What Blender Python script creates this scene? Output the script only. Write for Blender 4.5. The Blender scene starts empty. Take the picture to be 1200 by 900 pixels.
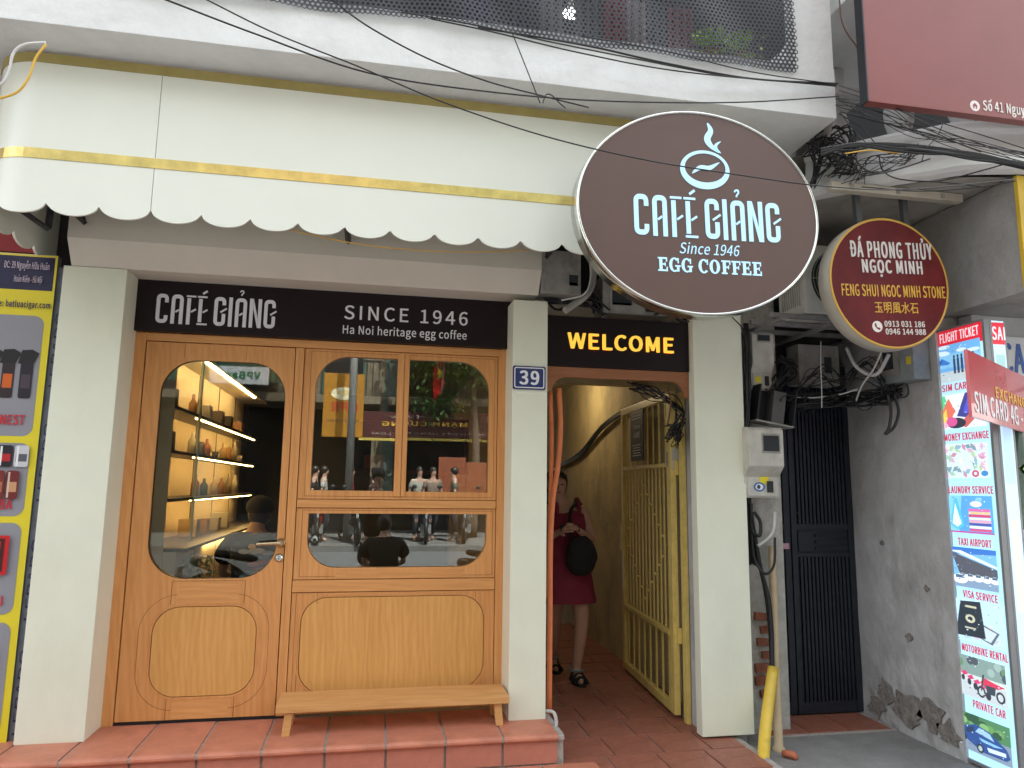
import bpy, bmesh, math, random
from math import sin, cos, pi, radians
from mathutils import Vector, Matrix
from mathutils.bvhtree import BVHTree
from mathutils.geometry import tessellate_polygon
random.seed(7)
S = bpy.context.scene
COL = S.collection
# ------------------------------------------------------------------ camera
YAW, PIT, ROL, FPX = radians(10.8), radians(8.18), radians(0.73), 835.0
CP = Vector((0, 0, 1.55))
_F = Vector((sin(YAW)*cos(PIT), cos(YAW)*cos(PIT), sin(PIT)))
_R0 = Vector((cos(YAW), -sin(YAW), 0)); _U0 = _R0.cross(_F)
_R = cos(ROL)*_R0 + sin(ROL)*_U0; _U = -sin(ROL)*_R0 + cos(ROL)*_U0
cd = bpy.data.cameras.new('camera'); cam = bpy.data.objects.new('camera', cd); COL.objects.link(cam)
cd.sensor_width = 36; cd.lens = FPX/1200*36; cd.clip_end = 2000; cd.clip_start = .05
cam.matrix_world = Matrix(((_R.x, _U.x, -_F.x, CP.x), (_R.y, _U.y, -_F.y, CP.y), (_R.z, _U.z, -_F.z, CP.z), (0, 0, 0, 1)))
S.camera = cam
S.render.resolution_x, S.render.resolution_y = 1024, 768
# ------------------------------------------------------------------ light
SUN_EL, SUN_AZ = radians(60), radians(20)     # the sun stands behind the house row, over the roofs
w = bpy.data.worlds.new('World'); S.world = w; w.use_nodes = True
nt = w.node_tree; bg = nt.nodes['Background']
sky = nt.nodes.new('ShaderNodeTexSky'); sky.sky_type = 'NISHITA'; sky.sun_disc = False
sky.sun_elevation = SUN_EL; sky.sun_rotation = SUN_AZ; sky.dust_density = 4; sky.air_density = 1.2
hs = nt.nodes.new('ShaderNodeHueSaturation'); hs.inputs['Saturation'].default_value = .22
nt.links.new(sky.outputs[0], hs.inputs['Color']); nt.links.new(hs.outputs[0], bg.inputs[0])
bg.inputs[1].default_value = .15
sl = bpy.data.lights.new('sun', 'SUN'); sl.energy = 4.0; sl.angle = radians(.6); sl.color = (1, .96, .9)
so = bpy.data.objects.new('sun', sl); COL.objects.link(so)
sd = Vector((sin(SUN_AZ)*cos(SUN_EL), cos(SUN_AZ)*cos(SUN_EL), sin(SUN_EL)))
so.rotation_euler = sd.to_track_quat('Z', 'Y').to_euler(); so.location = (0, 0, 20)
S.view_settings.view_transform = 'Standard'; S.view_settings.look = 'None'
S.view_settings.exposure = 2.42; S.view_settings.gamma = 1
S.cycles.max_bounces = 8; S.cycles.transparent_max_bounces = 12
# ------------------------------------------------------------------ picture point -> place
def ray(x, y): return _F*FPX + _R*(x-600) - _U*(y-450)
def PY(x, y, Y):
    d = ray(x, y); return CP + d*((Y-CP.y)/d.y)
def PX(x, y, X):
    d = ray(x, y); return CP + d*((X-CP.x)/d.x)
def PZ(x, y, Z):
    d = ray(x, y); return CP + d*((Z-CP.z)/d.z)
# ------------------------------------------------------------------ materials
def srgb(r, g, b):
    f = lambda c: (c/255/12.92 if c <= 10 else ((c/255+.055)/1.055)**2.4)
    return (f(r), f(g), f(b), 1)
MC = {}
def mat(name, col, rough=.6, metal=0., var=.12, scale=6., bump=0., bscale=60., emit=0., spec=.5, stain=None, coat=0.):
    if name in MC: return MC[name]
    m = bpy.data.materials.new(name); MC[name] = m; m.use_nodes = True
    n, l = m.node_tree.nodes, m.node_tree.links
    b = n['Principled BSDF']
    if len(col) == 3: col = (*col, 1)
    b.inputs['Roughness'].default_value = rough; b.inputs['Metallic'].default_value = metal
    b.inputs['Specular IOR Level'].default_value = spec
    b.inputs['Coat Weight'].default_value = coat
    tc = n.new('ShaderNodeTexCoord')
    nz = n.new('ShaderNodeTexNoise'); nz.inputs['Scale'].default_value = scale; nz.inputs['Detail'].default_value = 6
    nz.inputs['Roughness'].default_value = .65
    l.new(tc.outputs['Object'], nz.inputs['Vector'])
    r = n.new('ShaderNodeValToRGB'); r.color_ramp.elements[0].position = .3; r.color_ramp.elements[1].position = .7
    r.color_ramp.elements[0].color = (*[c*(1-var) for c in col[:3]], 1); r.color_ramp.elements[1].color = (*[min(1, c*(1+var*.5)) for c in col[:3]], 1)
    l.new(nz.outputs['Fac'], r.inputs['Fac']); out = r.outputs['Color']
    if stain:
        sc, amount, scol, zs = stain
        mp = n.new('ShaderNodeMapping'); mp.inputs['Scale'].default_value = (1, 1, zs); l.new(tc.outputs['Object'], mp.inputs['Vector'])
        n2 = n.new('ShaderNodeTexNoise'); n2.inputs['Scale'].default_value = sc; n2.inputs['Detail'].default_value = 8; n2.inputs['Roughness'].default_value = .7
        l.new(mp.outputs[0], n2.inputs['Vector'])
        r2 = n.new('ShaderNodeValToRGB'); r2.color_ramp.elements[0].position = .5; r2.color_ramp.elements[1].position = .72
        r2.color_ramp.elements[0].color = (0, 0, 0, 1); r2.color_ramp.elements[1].color = (amount,)*3+(1,)
        l.new(n2.outputs['Fac'], r2.inputs['Fac'])
        mx = n.new('ShaderNodeMix'); mx.data_type = 'RGBA'; l.new(r2.outputs[0], mx.inputs[0]); l.new(out, mx.inputs[6]); mx.inputs[7].default_value = (*scol[:3], 1)
        out = mx.outputs[2]
    l.new(out, b.inputs['Base Color'])
    if bump:
        n3 = n.new('ShaderNodeTexNoise'); n3.inputs['Scale'].default_value = bscale; n3.inputs['Detail'].default_value = 5
        l.new(tc.outputs['Object'], n3.inputs['Vector'])
        bp = n.new('ShaderNodeBump'); bp.inputs['Strength'].default_value = bump; bp.inputs['Distance'].default_value = .02
        l.new(n3.outputs['Fac'], bp.inputs['Height']); l.new(bp.outputs[0], b.inputs['Normal'])
    if emit:
        l.new(out, b.inputs['Emission Color']); b.inputs['Emission Strength'].default_value = emit
    return m
def wood(name, c1, c2, axis='z', rough=.38):
    if name in MC: return MC[name]
    m = bpy.data.materials.new(name); MC[name] = m; m.use_nodes = True
    n, l = m.node_tree.nodes, m.node_tree.links; b = n['Principled BSDF']; b.inputs['Roughness'].default_value = rough
    b.inputs['Coat Weight'].default_value = .04; b.inputs['Specular IOR Level'].default_value = .3; b.inputs['Coat Roughness'].default_value = .3
    tc = n.new('ShaderNodeTexCoord'); oi = n.new('ShaderNodeObjectInfo')
    ad = n.new('ShaderNodeVectorMath'); ad.operation = 'ADD'; mu = n.new('ShaderNodeVectorMath'); mu.operation = 'SCALE'; mu.inputs['Scale'].default_value = 7.
    cb = n.new('ShaderNodeCombineXYZ'); [l.new(oi.outputs['Random'], cb.inputs[i]) for i in range(3)]
    l.new(cb.outputs[0], mu.inputs[0]); l.new(tc.outputs['Object'], ad.inputs[0]); l.new(mu.outputs[0], ad.inputs[1])
    def nz(sc, k, det):
        mp = n.new('ShaderNodeMapping'); mp.inputs['Scale'].default_value = (k, 1, 1) if axis == 'x' else (1, 1, k)
        l.new(ad.outputs[0], mp.inputs['Vector'])
        t = n.new('ShaderNodeTexNoise'); t.inputs['Scale'].default_value = sc; t.inputs['Detail'].default_value = det; t.inputs['Distortion'].default_value = .6
        l.new(mp.outputs[0], t.inputs['Vector']); return t.outputs['Fac']
    fine = nz(85, .05, 5); broad = nz(9, .16, 4)
    mp = n.new('ShaderNodeMapping'); mp.inputs['Scale'].default_value = (.2, 1, 1) if axis == 'x' else (1, 1, .2); l.new(ad.outputs[0], mp.inputs['Vector'])
    wv = n.new('ShaderNodeTexWave'); wv.wave_type = 'RINGS'; wv.rings_direction = 'Y'; wv.inputs['Scale'].default_value = 9; wv.inputs['Distortion'].default_value = 9
    wv.inputs['Detail'].default_value = 3; wv.inputs['Detail Scale'].default_value = 1.4; l.new(mp.outputs[0], wv.inputs['Vector'])
    def mth(op, a, bb):
        q = n.new('ShaderNodeMath'); q.operation = op
        for i, v in enumerate((a, bb)):
            if isinstance(v, (int, float)): q.inputs[i].default_value = v
            else: l.new(v, q.inputs[i])
        return q.outputs[0]
    s = mth('ADD', mth('MULTIPLY', fine, .55), mth('ADD', mth('MULTIPLY', broad, .45), mth('MULTIPLY', wv.outputs['Fac'], .16)))
    s = mth('ADD', s, mth('MULTIPLY', oi.outputs['Random'], .12))
    r = n.new('ShaderNodeValToRGB'); r.color_ramp.elements[0].position = .34; r.color_ramp.elements[1].position = .92
    r.color_ramp.elements[0].color = (*c2[:3], 1); r.color_ramp.elements[1].color = (*c1[:3], 1); l.new(s, r.inputs['Fac']); l.new(r.outputs[0], b.inputs['Base Color'])
    bp = n.new('ShaderNodeBump'); bp.inputs['Strength'].default_value = .12; bp.inputs['Distance'].default_value = .004; l.new(fine, bp.inputs['Height']); l.new(bp.outputs[0], b.inputs['Normal'])
    return m
def printmat(name, emit=0., rough=.4):
    if name in MC: return MC[name]
    m = bpy.data.materials.new(name); MC[name] = m; m.use_nodes = True
    n, l = m.node_tree.nodes, m.node_tree.links; b = n['Principled BSDF']; b.inputs['Roughness'].default_value = rough
    a = n.new('ShaderNodeAttribute'); a.attribute_name = 'ink'; l.new(a.outputs['Color'], b.inputs['Base Color'])
    if emit: l.new(a.outputs['Color'], b.inputs['Emission Color']); b.inputs['Emission Strength'].default_value = emit
    return m
def glassmat(name, refl=.25, tint=(.8, .85, .83)):
    if name in MC: return MC[name]
    m = bpy.data.materials.new(name); MC[name] = m; m.use_nodes = True
    n, l = m.node_tree.nodes, m.node_tree.links; n.remove(n['Principled BSDF'])
    t = n.new('ShaderNodeBsdfTransparent'); t.inputs[0].default_value = (*tint, 1)
    g = n.new('ShaderNodeBsdfGlossy'); g.inputs['Roughness'].default_value = .0; g.inputs[0].default_value = (.92, .97, .95, 1)
    fr = n.new('ShaderNodeFresnel'); fr.inputs['IOR'].default_value = 1.5
    ad = n.new('ShaderNodeMath'); ad.operation = 'ADD'; ad.inputs[1].default_value = refl; ad.use_clamp = True
    mx = n.new('ShaderNodeMixShader'); l.new(fr.outputs[0], ad.inputs[0]); l.new(ad.outputs[0], mx.inputs[0])
    l.new(t.outputs[0], mx.inputs[1]); l.new(g.outputs[0], mx.inputs[2]); l.new(mx.outputs[0], n['Material Output'].inputs[0])
    return m
CREAM = mat('cream_cladding', (.77, .785, .64), .42, var=.05, scale=2.5, stain=(3, .14, (.45, .42, .34), .25))
CANOPY = mat('white_cladding', (.80, .82, .73), .28, var=.03, scale=2)
CONC = mat('white_painted_concrete', (.74, .755, .74), .8, var=.07, scale=5, bump=.25, bscale=25, stain=(2.2, .2, (.34, .31, .26), 2.2))
GREYC = mat('grey_cement', (.30, .295, .28), .88, var=.18, scale=3.5, bump=.5, bscale=22, stain=(2.4, .5, (.19, .18, .165), .5))
GREYW = mat('weathered_grey_wall', (.47, .465, .46), .88, var=.2, scale=4, bump=.7, bscale=11, stain=(3.2, .75, (.24, .225, .21), .5))
OLDW = mat('old_flaking_paint', (.50, .49, .45), .88, var=.3, scale=8, bump=.6, bscale=18, stain=(5, .75, (.22, .18, .14), 1))
GOLD = mat('brushed_gold_band', (.78, .60, .22), .28, metal=.85, var=.25, scale=14)
GOLDD = mat('gold_paint_band', (.42, .34, .12), .45, metal=.3, var=.15, scale=8)
BROWN = mat('dark_brown_board', (.012, .006, .008), .45, var=.15, scale=4, spec=.25)
OVB = mat('matt_brown_face', (.108, .062, .051), .42, var=.05, scale=3, emit=.01)
SILVER = mat('polished_steel', (.72, .74, .70), .18, metal=1, var=.1, scale=18)
GREYM = mat('galvanised_grey_metal', (.33, .33, .32), .5, metal=.5, var=.25, scale=14, stain=(9, .5, (.16, .12, .09), 1))
BLK = mat('black_rubber', (.012, .012, .013), .5, var=.2, scale=20)
BLKM = mat('black_metal', (.022, .024, .028), .5, metal=.2, var=.25, scale=8)
GATE = mat('blue_black_gate_paint', (.016, .020, .030), .42, var=.3, scale=9, stain=(12, .25, (.06, .06, .06), 1))
PLAS = mat('aged_beige_plastic', (.55, .54, .475), .5, var=.15, scale=10, stain=(7, .5, (.24, .2, .15), .5))
PLASD = mat('dirty_grey_plastic', (.36, .35, .32), .6, var=.25, scale=10, stain=(7, .6, (.08, .07, .06), .6))
DARKGL = mat('dark_meter_glass', (.04, .05, .055), .12, var=.1)
WHITEP = mat('white_letter_paint', (.78, .78, .84), .4, var=.02)
YEL = mat('yellow_gate_paint', (.74, .57, .17), .38, var=.12, scale=8, stain=(14, .35, (.28, .18, .06), 1))
YW = mat('yellow_ochre_wall', (.58, .48, .26), .75, var=.12, scale=2.5, bump=.4, bscale=10, stain=(1.6, .85, (.24, .205, .15), .6))
ALC = mat('dark_cream_ceiling', (.50, .42, .27), .85, var=.15, scale=3)  # darker cream with slight random variation
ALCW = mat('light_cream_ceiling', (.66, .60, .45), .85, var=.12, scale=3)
TERRA = mat('terracotta_tile', (.54, .205, .125), .55, var=.22, scale=7, bump=.15, bscale=40, stain=(6, .35, (.24, .09, .06), 1))
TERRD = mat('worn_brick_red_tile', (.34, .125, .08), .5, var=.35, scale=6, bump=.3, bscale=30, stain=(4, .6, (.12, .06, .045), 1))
GROUT = mat('grey_mortar', (.40, .37, .34), .9, var=.25, scale=20, bump=.3)
BRICK = mat('old_red_brick', (.34, .12, .07), .85, var=.3, scale=14, bump=.6, bscale=50)
PVC = mat('grey_plastic_pipe', (.34, .35, .36), .45, var=.12, scale=8, stain=(8, .4, (.15, .13, .1), 1))
YPIPE = mat('yellow_painted_pipe', (.72, .50, .06), .4, var=.15, scale=8, stain=(7, .6, (.16, .12, .07), 1.5))
BPIPE = mat('beige_plastic_pipe', (.56, .44, .28), .5, var=.15, scale=8, stain=(6, .4, (.25, .18, .11), 1))
ORG = mat('orange_corrugated_conduit', (.70, .20, .07), .5, var=.12, scale=12)
YCAB = mat('yellow_cable_sheath', (.70, .42, .05), .45)
WCAB = mat('white_cable_sheath', (.60, .60, .58), .45)
BUND = mat('dark_fired_burgundy', (.235, .062, .054), .35, var=.1, scale=4)
SKIN = mat('skin', (.50, .29, .21), .55, var=.06, scale=10)
HAIR = mat('dark_brown_hair', (.018, .013, .011), .45, var=.3, scale=50)
DRESS = mat('burgundy_cloth', (.22, .018, .045), .8, var=.18, scale=9, bump=.3, bscale=90)
BLKC = mat('black_cloth', (.012, .012, .013), .85, var=.3, scale=12, bump=.3, bscale=120)
WOODV = wood('golden_oak_upright', (.75, .37, .135), (.57, .245, .078), 'z')
WOODH = wood('golden_oak_rail', (.74, .37, .135), (.56, .245, .078), 'x')
WOODP = wood('pale_oak_veneer', (.74, .40, .13), (.57, .265, .07), 'z', .42)
WOODR = wood('reddish_brown_board', (.36, .155, .07), (.26, .10, .045), 'x', .45)
WOODB = wood('pale_bench_wood', (.68, .38, .15), (.52, .25, .08), 'x', .5)
GLASS = glassmat('reflecting_window_glass', .065)
GLASD = glassmat('clear_door_glass', .0, (.9, .93, .9))
LEDO = mat('amber_led_strip', (1, .58, .19), .4, var=.02, emit=9)
PRINT = printmat('printed_vinyl'); PRINTL = printmat('backlit_print', .16)
YLET = mat('lit_yellow_letters', (1, .60, .07), .4, var=.02, emit=.14)
BLET = mat('lit_pale_blue_letters', (.42, .68, .86), .4, var=.02, emit=.10)
LED = mat('warm_led_strip', (1, .66, .28), .4, var=.02, emit=9)
# ------------------------------------------------------------------ object helpers
def wm(o):
    m = Matrix.Identity(4)
    while o is not None:
        m = o.matrix_basis @ m; o = o.parent
    return m
def tag(o, label=None, cat=None, group=None, kind=None):
    for k, v in (('label', label), ('category', cat), ('group', group), ('kind', kind)):
        if v: o[k] = v
    return o
def thing(name, label, cat, loc=(0, 0, 0), rz=0., group=None):
    o = bpy.data.objects.new(name, None); COL.objects.link(o); o.empty_display_size = .1
    o.location = loc; o.rotation_euler = (0, 0, rz); return tag(o, label, cat, group)
def ob(name, me, m, parent=None, local=False, smooth=False):
    """link a mesh given in world coordinates (or in the parent's own, if local)"""
    if isinstance(me, bmesh.types.BMesh):
        b = me; me = bpy.data.meshes.new(name); b.to_mesh(me); b.free()
    if parent is not None and not local: me.transform(wm(parent).inverted())
    if m is not None:
        me.materials.clear(); me.materials.append(m)
    if smooth:
        for p in me.polygons: p.use_smooth = True
    o = bpy.data.objects.new(name, me); COL.objects.link(o)
    if parent is not None: o.parent = parent
    return o
def bx(b, x0, x1, y0, y1, z0, z1, bev=0., M=None):
    r = bmesh.ops.create_cube(b, size=1.0)
    vs = r['verts']
    for v in vs: v.co = Vector(((x0+x1)/2+v.co.x*(x1-x0), (y0+y1)/2+v.co.y*(y1-y0), (z0+z1)/2+v.co.z*(z1-z0)))
    if bev:
        es = list({e for v in vs for e in v.link_edges})
        r = bmesh.ops.bevel(b, geom=es, offset=bev, segments=2, affect='EDGES', profile=.7); vs = list({v for f in r['faces'] for v in f.verts} | {v for v in vs if v.is_valid})
    if M is not None: bmesh.ops.transform(b, matrix=M, verts=vs)
def box(name, m, parent, x0, x1, y0, y1, z0, z1, bev=.003, local=False, M=None):
    b = bmesh.new(); bx(b, x0, x1, y0, y1, z0, z1, bev, M); return ob(name, b, m, parent, local)
def boxes(name, m, parent, L, bev=0., local=False):
    b = bmesh.new()
    for q in L: bx(b, *q, bev=bev)
    return ob(name, b, m, parent, local)
def sm(pts, n=6):
    """Catmull-Rom through the points"""
    P = [Vector(p) for p in pts]
    if len(P) < 3: return P
    P = [P[0]*2-P[1]] + P + [P[-1]*2-P[-2]]; out = []
    for i in range(1, len(P)-2):
        a, b, c, d = P[i-1:i+3]
        for k in range(n):
            t = k/n; out.append(.5*((2*b)+(c-a)*t+(2*a-5*b+4*c-d)*t*t+(3*b-a-3*c+d)*t**3))
    out.append(P[-2]); return out
def tubebm(b, pts, r, seg=8, rr=None):
    P = [Vector(p) for p in pts]; rings = []; up = Vector((0, 0, 1)); nrm = None
    for i, p in enumerate(P):
        t = (P[min(i+1, len(P)-1)]-P[max(i-1, 0)]).normalized()
        if nrm is None:
            nrm = t.cross(up if abs(t.z) < .9 else Vector((1, 0, 0))).normalized()
        else:
            nrm = (nrm - t*nrm.dot(t)).normalized()
        bn = t.cross(nrm); q = rr(i/(len(P)-1)) if rr else r
        rings.append([b.verts.new(p+(nrm*cos(a)+bn*sin(a))*q) for a in [2*pi*k/seg for k in range(seg)]])
    for A, B in zip(rings, rings[1:]):
        for k in range(seg): f = b.faces.new((A[k], A[(k+1) % seg], B[(k+1) % seg], B[k])); f.smooth = True
    b.faces.new(rings[0][::-1]); b.faces.new(rings[-1])
def tube(name, m, parent, pts, r, n=6, seg=8, local=False, rr=None):
    b = bmesh.new(); tubebm(b, sm(pts, n) if n else pts, r, seg, rr); return ob(name, b, m, parent, local)
def lathe(name, m, parent, prof, loc, seg=20, axis='z', local=False):
    """prof = [(r, h)...] turned about the axis through loc"""
    b = bmesh.new(); rings = []; c = Vector(loc)
    for r, h in prof:
        ring = []
        for k in range(seg):
            a = 2*pi*k/seg
            v = Vector((r*cos(a), r*sin(a), h)) if axis == 'z' else (Vector((r*cos(a), h, r*sin(a))) if axis == 'y' else Vector((h, r*cos(a), r*sin(a))))
            ring.append(b.verts.new(c+v))
        rings.append(ring)
    for A, B in zip(rings, rings[1:]):
        for k in range(seg): f = b.faces.new((A[k], A[(k+1) % seg], B[(k+1) % seg], B[k])); f.smooth = True
    b.faces.new(rings[0][::-1]); b.faces.new(rings[-1]); bmesh.ops.recalc_face_normals(b, faces=b.faces)
    return ob(name, b, m, parent, local)
def rrect(x0, x1, z0, z1, r, n=8, corners=(1, 1, 1, 1)):
    """rounded rectangle; corners = (bottom left, bottom right, top right, top left)"""
    out = []
    for (cx, cz, a0, on) in ((x0, z0, pi, corners[0]), (x1, z0, 1.5*pi, corners[1]), (x1, z1, 0, corners[2]), (x0, z1, .5*pi, corners[3])):
        if not on: out.append((cx, cz)); continue
        ox = cx + (r if cx == x0 else -r); oz = cz + (r if cz == z0 else -r)
        for k in range(n+1):
            a = a0 + pi/2*k/n; out.append((ox+r*cos(a), oz+r*sin(a)))
    return out
def plate(name, m, parent, outer, holes, y0, y1, local=False, smooth=False, b=None):
    """a plate lying in the x-z plane between depths y0 < y1, with holes cut through"""
    own = b is None
    if own: b = bmesh.new()
    loops = [outer]+list(holes)
    tri = tessellate_polygon([[Vector((x, z, 0)) for x, z in lp] for lp in loops])
    flat = [p for lp in loops for p in lp]
    F = [b.verts.new((x, y0, z)) for x, z in flat]; B = [b.verts.new((x, y1, z)) for x, z in flat]
    fs = []
    for t in tri:
        if len(set(t)) < 3: continue
        try: fs.append(b.faces.new([F[i] for i in t])); fs.append(b.faces.new([B[i] for i in t[::-1]]))
        except ValueError: pass
    k = 0
    for lp in loops:
        n = len(lp)
        for i in range(n): fs.append(b.faces.new((F[k+i], F[k+(i+1) % n], B[k+(i+1) % n], B[k+i])))
        k += n
    bmesh.ops.recalc_face_normals(b, faces=fs)
    return ob(name, b, m, parent, local) if own else None
def prism(b, poly, y0, y1): plate('', None, None, poly, [], y0, y1, b=b)
def ribbon(b, pts, wd, y0, y1, taper=None):
    """a flat stroke of width wd along 2-D points, mitred"""
    P = [Vector(p) for p in pts]; L, R = [], []
    for i, p in enumerate(P):
        d0 = (p-P[i-1]).normalized() if i else None; d1 = (P[i+1]-p).normalized() if i < len(P)-1 else None
        d = (d0+d1).normalized() if d0 and d1 else (d0 or d1)
        nrm = Vector((-d.y, d.x)); k = 1/max(.5, nrm.dot(Vector((-(d1 or d0).y, (d1 or d0).x))))
        h = wd/2*k*(taper(i/(len(P)-1)) if taper else 1); L.append(p+nrm*h); R.append(p-nrm*h)
    prism(b, [tuple(v) for v in L]+[tuple(v) for v in R[::-1]], y0, y1)
def rpath(pts, r, n=5):
    P = [Vector(p) for p in pts]; out = [tuple(P[0])]
    for i in range(1, len(P)-1):
        a, c, d = P[i-1], P[i], P[i+1]; u = (a-c).normalized(); v = (d-c).normalized()
        s, e = c+u*r, c+v*r
        for k in range(n+1):
            t = k/n; q = s*(1-t)**2+c*2*t*(1-t)+e*t*t; out.append(tuple(q))
    out.append(tuple(P[-1])); return out
# ---- lettering
FONTS = {}
def font(k):
    if k not in FONTS:
        f = None
        try:
            import os
            d = bpy.utils.system_resource('DATAFILES', path='fonts')
            fn = {'sans': 'Inter.woff2', 'cjk': 'Noto Sans CJK Regular.woff2', 'mono': 'DejaVuSansMono.woff2'}[k]
            f = bpy.data.fonts.load(os.path.join(d, fn))
        except Exception: f = None
        FONTS[k] = f
    return FONTS[k]
def text(name, parent, s, x0, x1, z0, z1, y, m, depth=.004, bold=.03, fnt='cjk', shear=0., flip=False, label=None, M=None, space=1.):
    """lettering fitted to the box x0..x1, z0..z1; front at y-depth; parent coordinates; bold thickens the strokes"""
    c = bpy.data.curves.new(name, 'FONT'); c.body = s; c.size = 1; c.extrude = .5; c.shear = shear; c.resolution_u = 3
    c.space_character = space+bold*1.6
    f = font(fnt)
    if f: c.font = f
    o = bpy.data.objects.new(name, c); COL.objects.link(o)
    dg = bpy.context.evaluated_depsgraph_get(); me = bpy.data.meshes.new_from_object(o.evaluated_get(dg)); bpy.data.objects.remove(o)
    if not len(me.vertices): return None
    d = bold*.95*min(z1-z0, 1.35*(x1-x0)/max(1, len(s))); x0 += d; x1 -= d; z0 += d*.5; z1 -= d*.5
    xs = [v.co.x for v in me.vertices]; ys = [v.co.y for v in me.vertices]
    ax, bx_, az, bz = min(xs), max(xs), min(ys), max(ys)
    for v in me.vertices:
        X = x0+(v.co.x-ax)/(bx_-ax)*(x1-x0); Z = z0+(v.co.y-az)/(bz-az)*(z1-z0); v.co = Vector((X, y-depth/2-v.co.z*depth, Z))
    if bold > .012:
        b = bmesh.new()
        for k, (dx, dz) in enumerate(((0, 0), (d, d*.5), (-d, d*.5), (-d, -d*.5), (d, -d*.5))):
            me.transform(Matrix.Translation((dx, 0, dz))); n0 = len(b.verts); b.from_mesh(me); me.transform(Matrix.Translation((-dx, 0, -dz))); b.verts.ensure_lookup_table()
            for v in b.verts[n0:]: v.co.y += .00012*k*min(1, depth/.001)
        b.to_mesh(me); b.free()
    if M is not None: me.transform(M)
    o = ob(name, me, m, parent, True)
    if label: o['label'] = label
    return o
def logo(name, parent, x0, x1, z0, z1, y, m, depth=.006, n=10):
    """the stencil wordmark, drawn in strokes; z0..z1 is the height of the capitals"""
    b = bmesh.new(); T = 1.22; t = .55; x = 0.
    def st(p, wd=T, r=1.15): ribbon(b, rpath([(x+a, c) for a, c in p], r) if len(p) > 2 else [(x+a, c) for a, c in p], wd, 0, 1)
    for ch in 'CAFE GIXNG'[:n]:
        if ch == 'C': st([(3.5, 7.1), (3.5, 9.3), (.7, 9.3), (.7, .7), (3.5, .7), (3.5, 2.7)]); x += 5.1
        elif ch in 'AX':
            st([(.7, 0), (.7, 9.3), (3.5, 9.3), (3.5, 0)]); st([(1.55, 4.0), (2.7, 4.8)], t)
            if ch == 'X': st([(1.5, 12.0), (1.8, 12.5), (2.6, 12.5), (2.7, 11.8), (2.1, 11.3), (2.0, 10.8)], .42, .3)
            x += 5.
        elif ch == 'F': st([(1., 0), (1., 8.9)]); st([(.1, 9.6), (3.3, 9.6)], t); st([(1.9, 4.3), (3.5, 5.3)], t); x += 4.0
        elif ch == 'E':
            st([(1., 1.0), (1., 8.9)]); st([(-.1, 9.6), (3.2, 9.6)], t); st([(.1, .3), (3.6, .3)], t); st([(1.9, 4.3), (3.5, 5.3)], t)
            st([(1.6, 10.7), (3.1, 11.7)], t+.1); x += 4.1
        elif ch == 'G': st([(3.5, 7.2), (3.5, 9.3), (.7, 9.3), (.7, .7), (3.5, .7), (3.5, 4.2)]); st([(2.3, 4.7), (4.5, 6.1)], t); x += 5.1
        elif ch == 'I': st([(.7, 0), (.7, 10)]); x += 2.3
        elif ch == 'N':
            st([(.7, 0), (.7, 10)]); st([(3.75, 0), (3.75, 10)])
            prism(b, [(x+1.40, 10), (x+1.40, 6.6), (x+3.05, 0), (x+3.05, 3.4)], 0, 1); x += 5.2
        else: x += 1.6
    X1 = x-.9
    for v in b.verts: v.co = Vector((x0+v.co.x/X1*(x1-x0), y-depth*(1-v.co.y), z0+v.co.z/10*(z1-z0)))
    return ob(name, b, m, parent, True)
def prints(name, parent, polys, m=None, y=0., M=None, step=.0004):
    """flat printed artwork: coloured shapes stacked a hair apart; parent coordinates, facing -y"""
    b = bmesh.new(); lay = b.loops.layers.float_color.new('ink')
    for i, (c, poly) in enumerate(polys):
        yy = y-step*(i+1); vs = [b.verts.new((x, yy, z)) for x, z in poly]
        for t in tessellate_polygon([[Vector((x, z, 0)) for x, z in poly]]):
            if len(set(t)) < 3: continue
            f = b.faces.new([vs[k] for k in t])
            f.normal_update()
            if f.normal.y > 0: f.normal_flip()
            for lp in f.loops: lp[lay] = srgb(*c)
    if M is not None: bmesh.ops.transform(b, matrix=M, verts=b.verts)
    return ob(name, b, m or PRINT, parent, True)
def R4(x0, x1, z0, z1): return [(x0, z0), (x1, z0), (x1, z1), (x0, z1)]
def ell(cx, cz, rx, rz, n=16, a=0.):
    return [(cx+rx*cos(t)*cos(a)-rz*sin(t)*sin(a), cz+rx*cos(t)*sin(a)+rz*sin(t)*cos(a)) for t in [2*pi*k/n for k in range(n)]]
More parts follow.
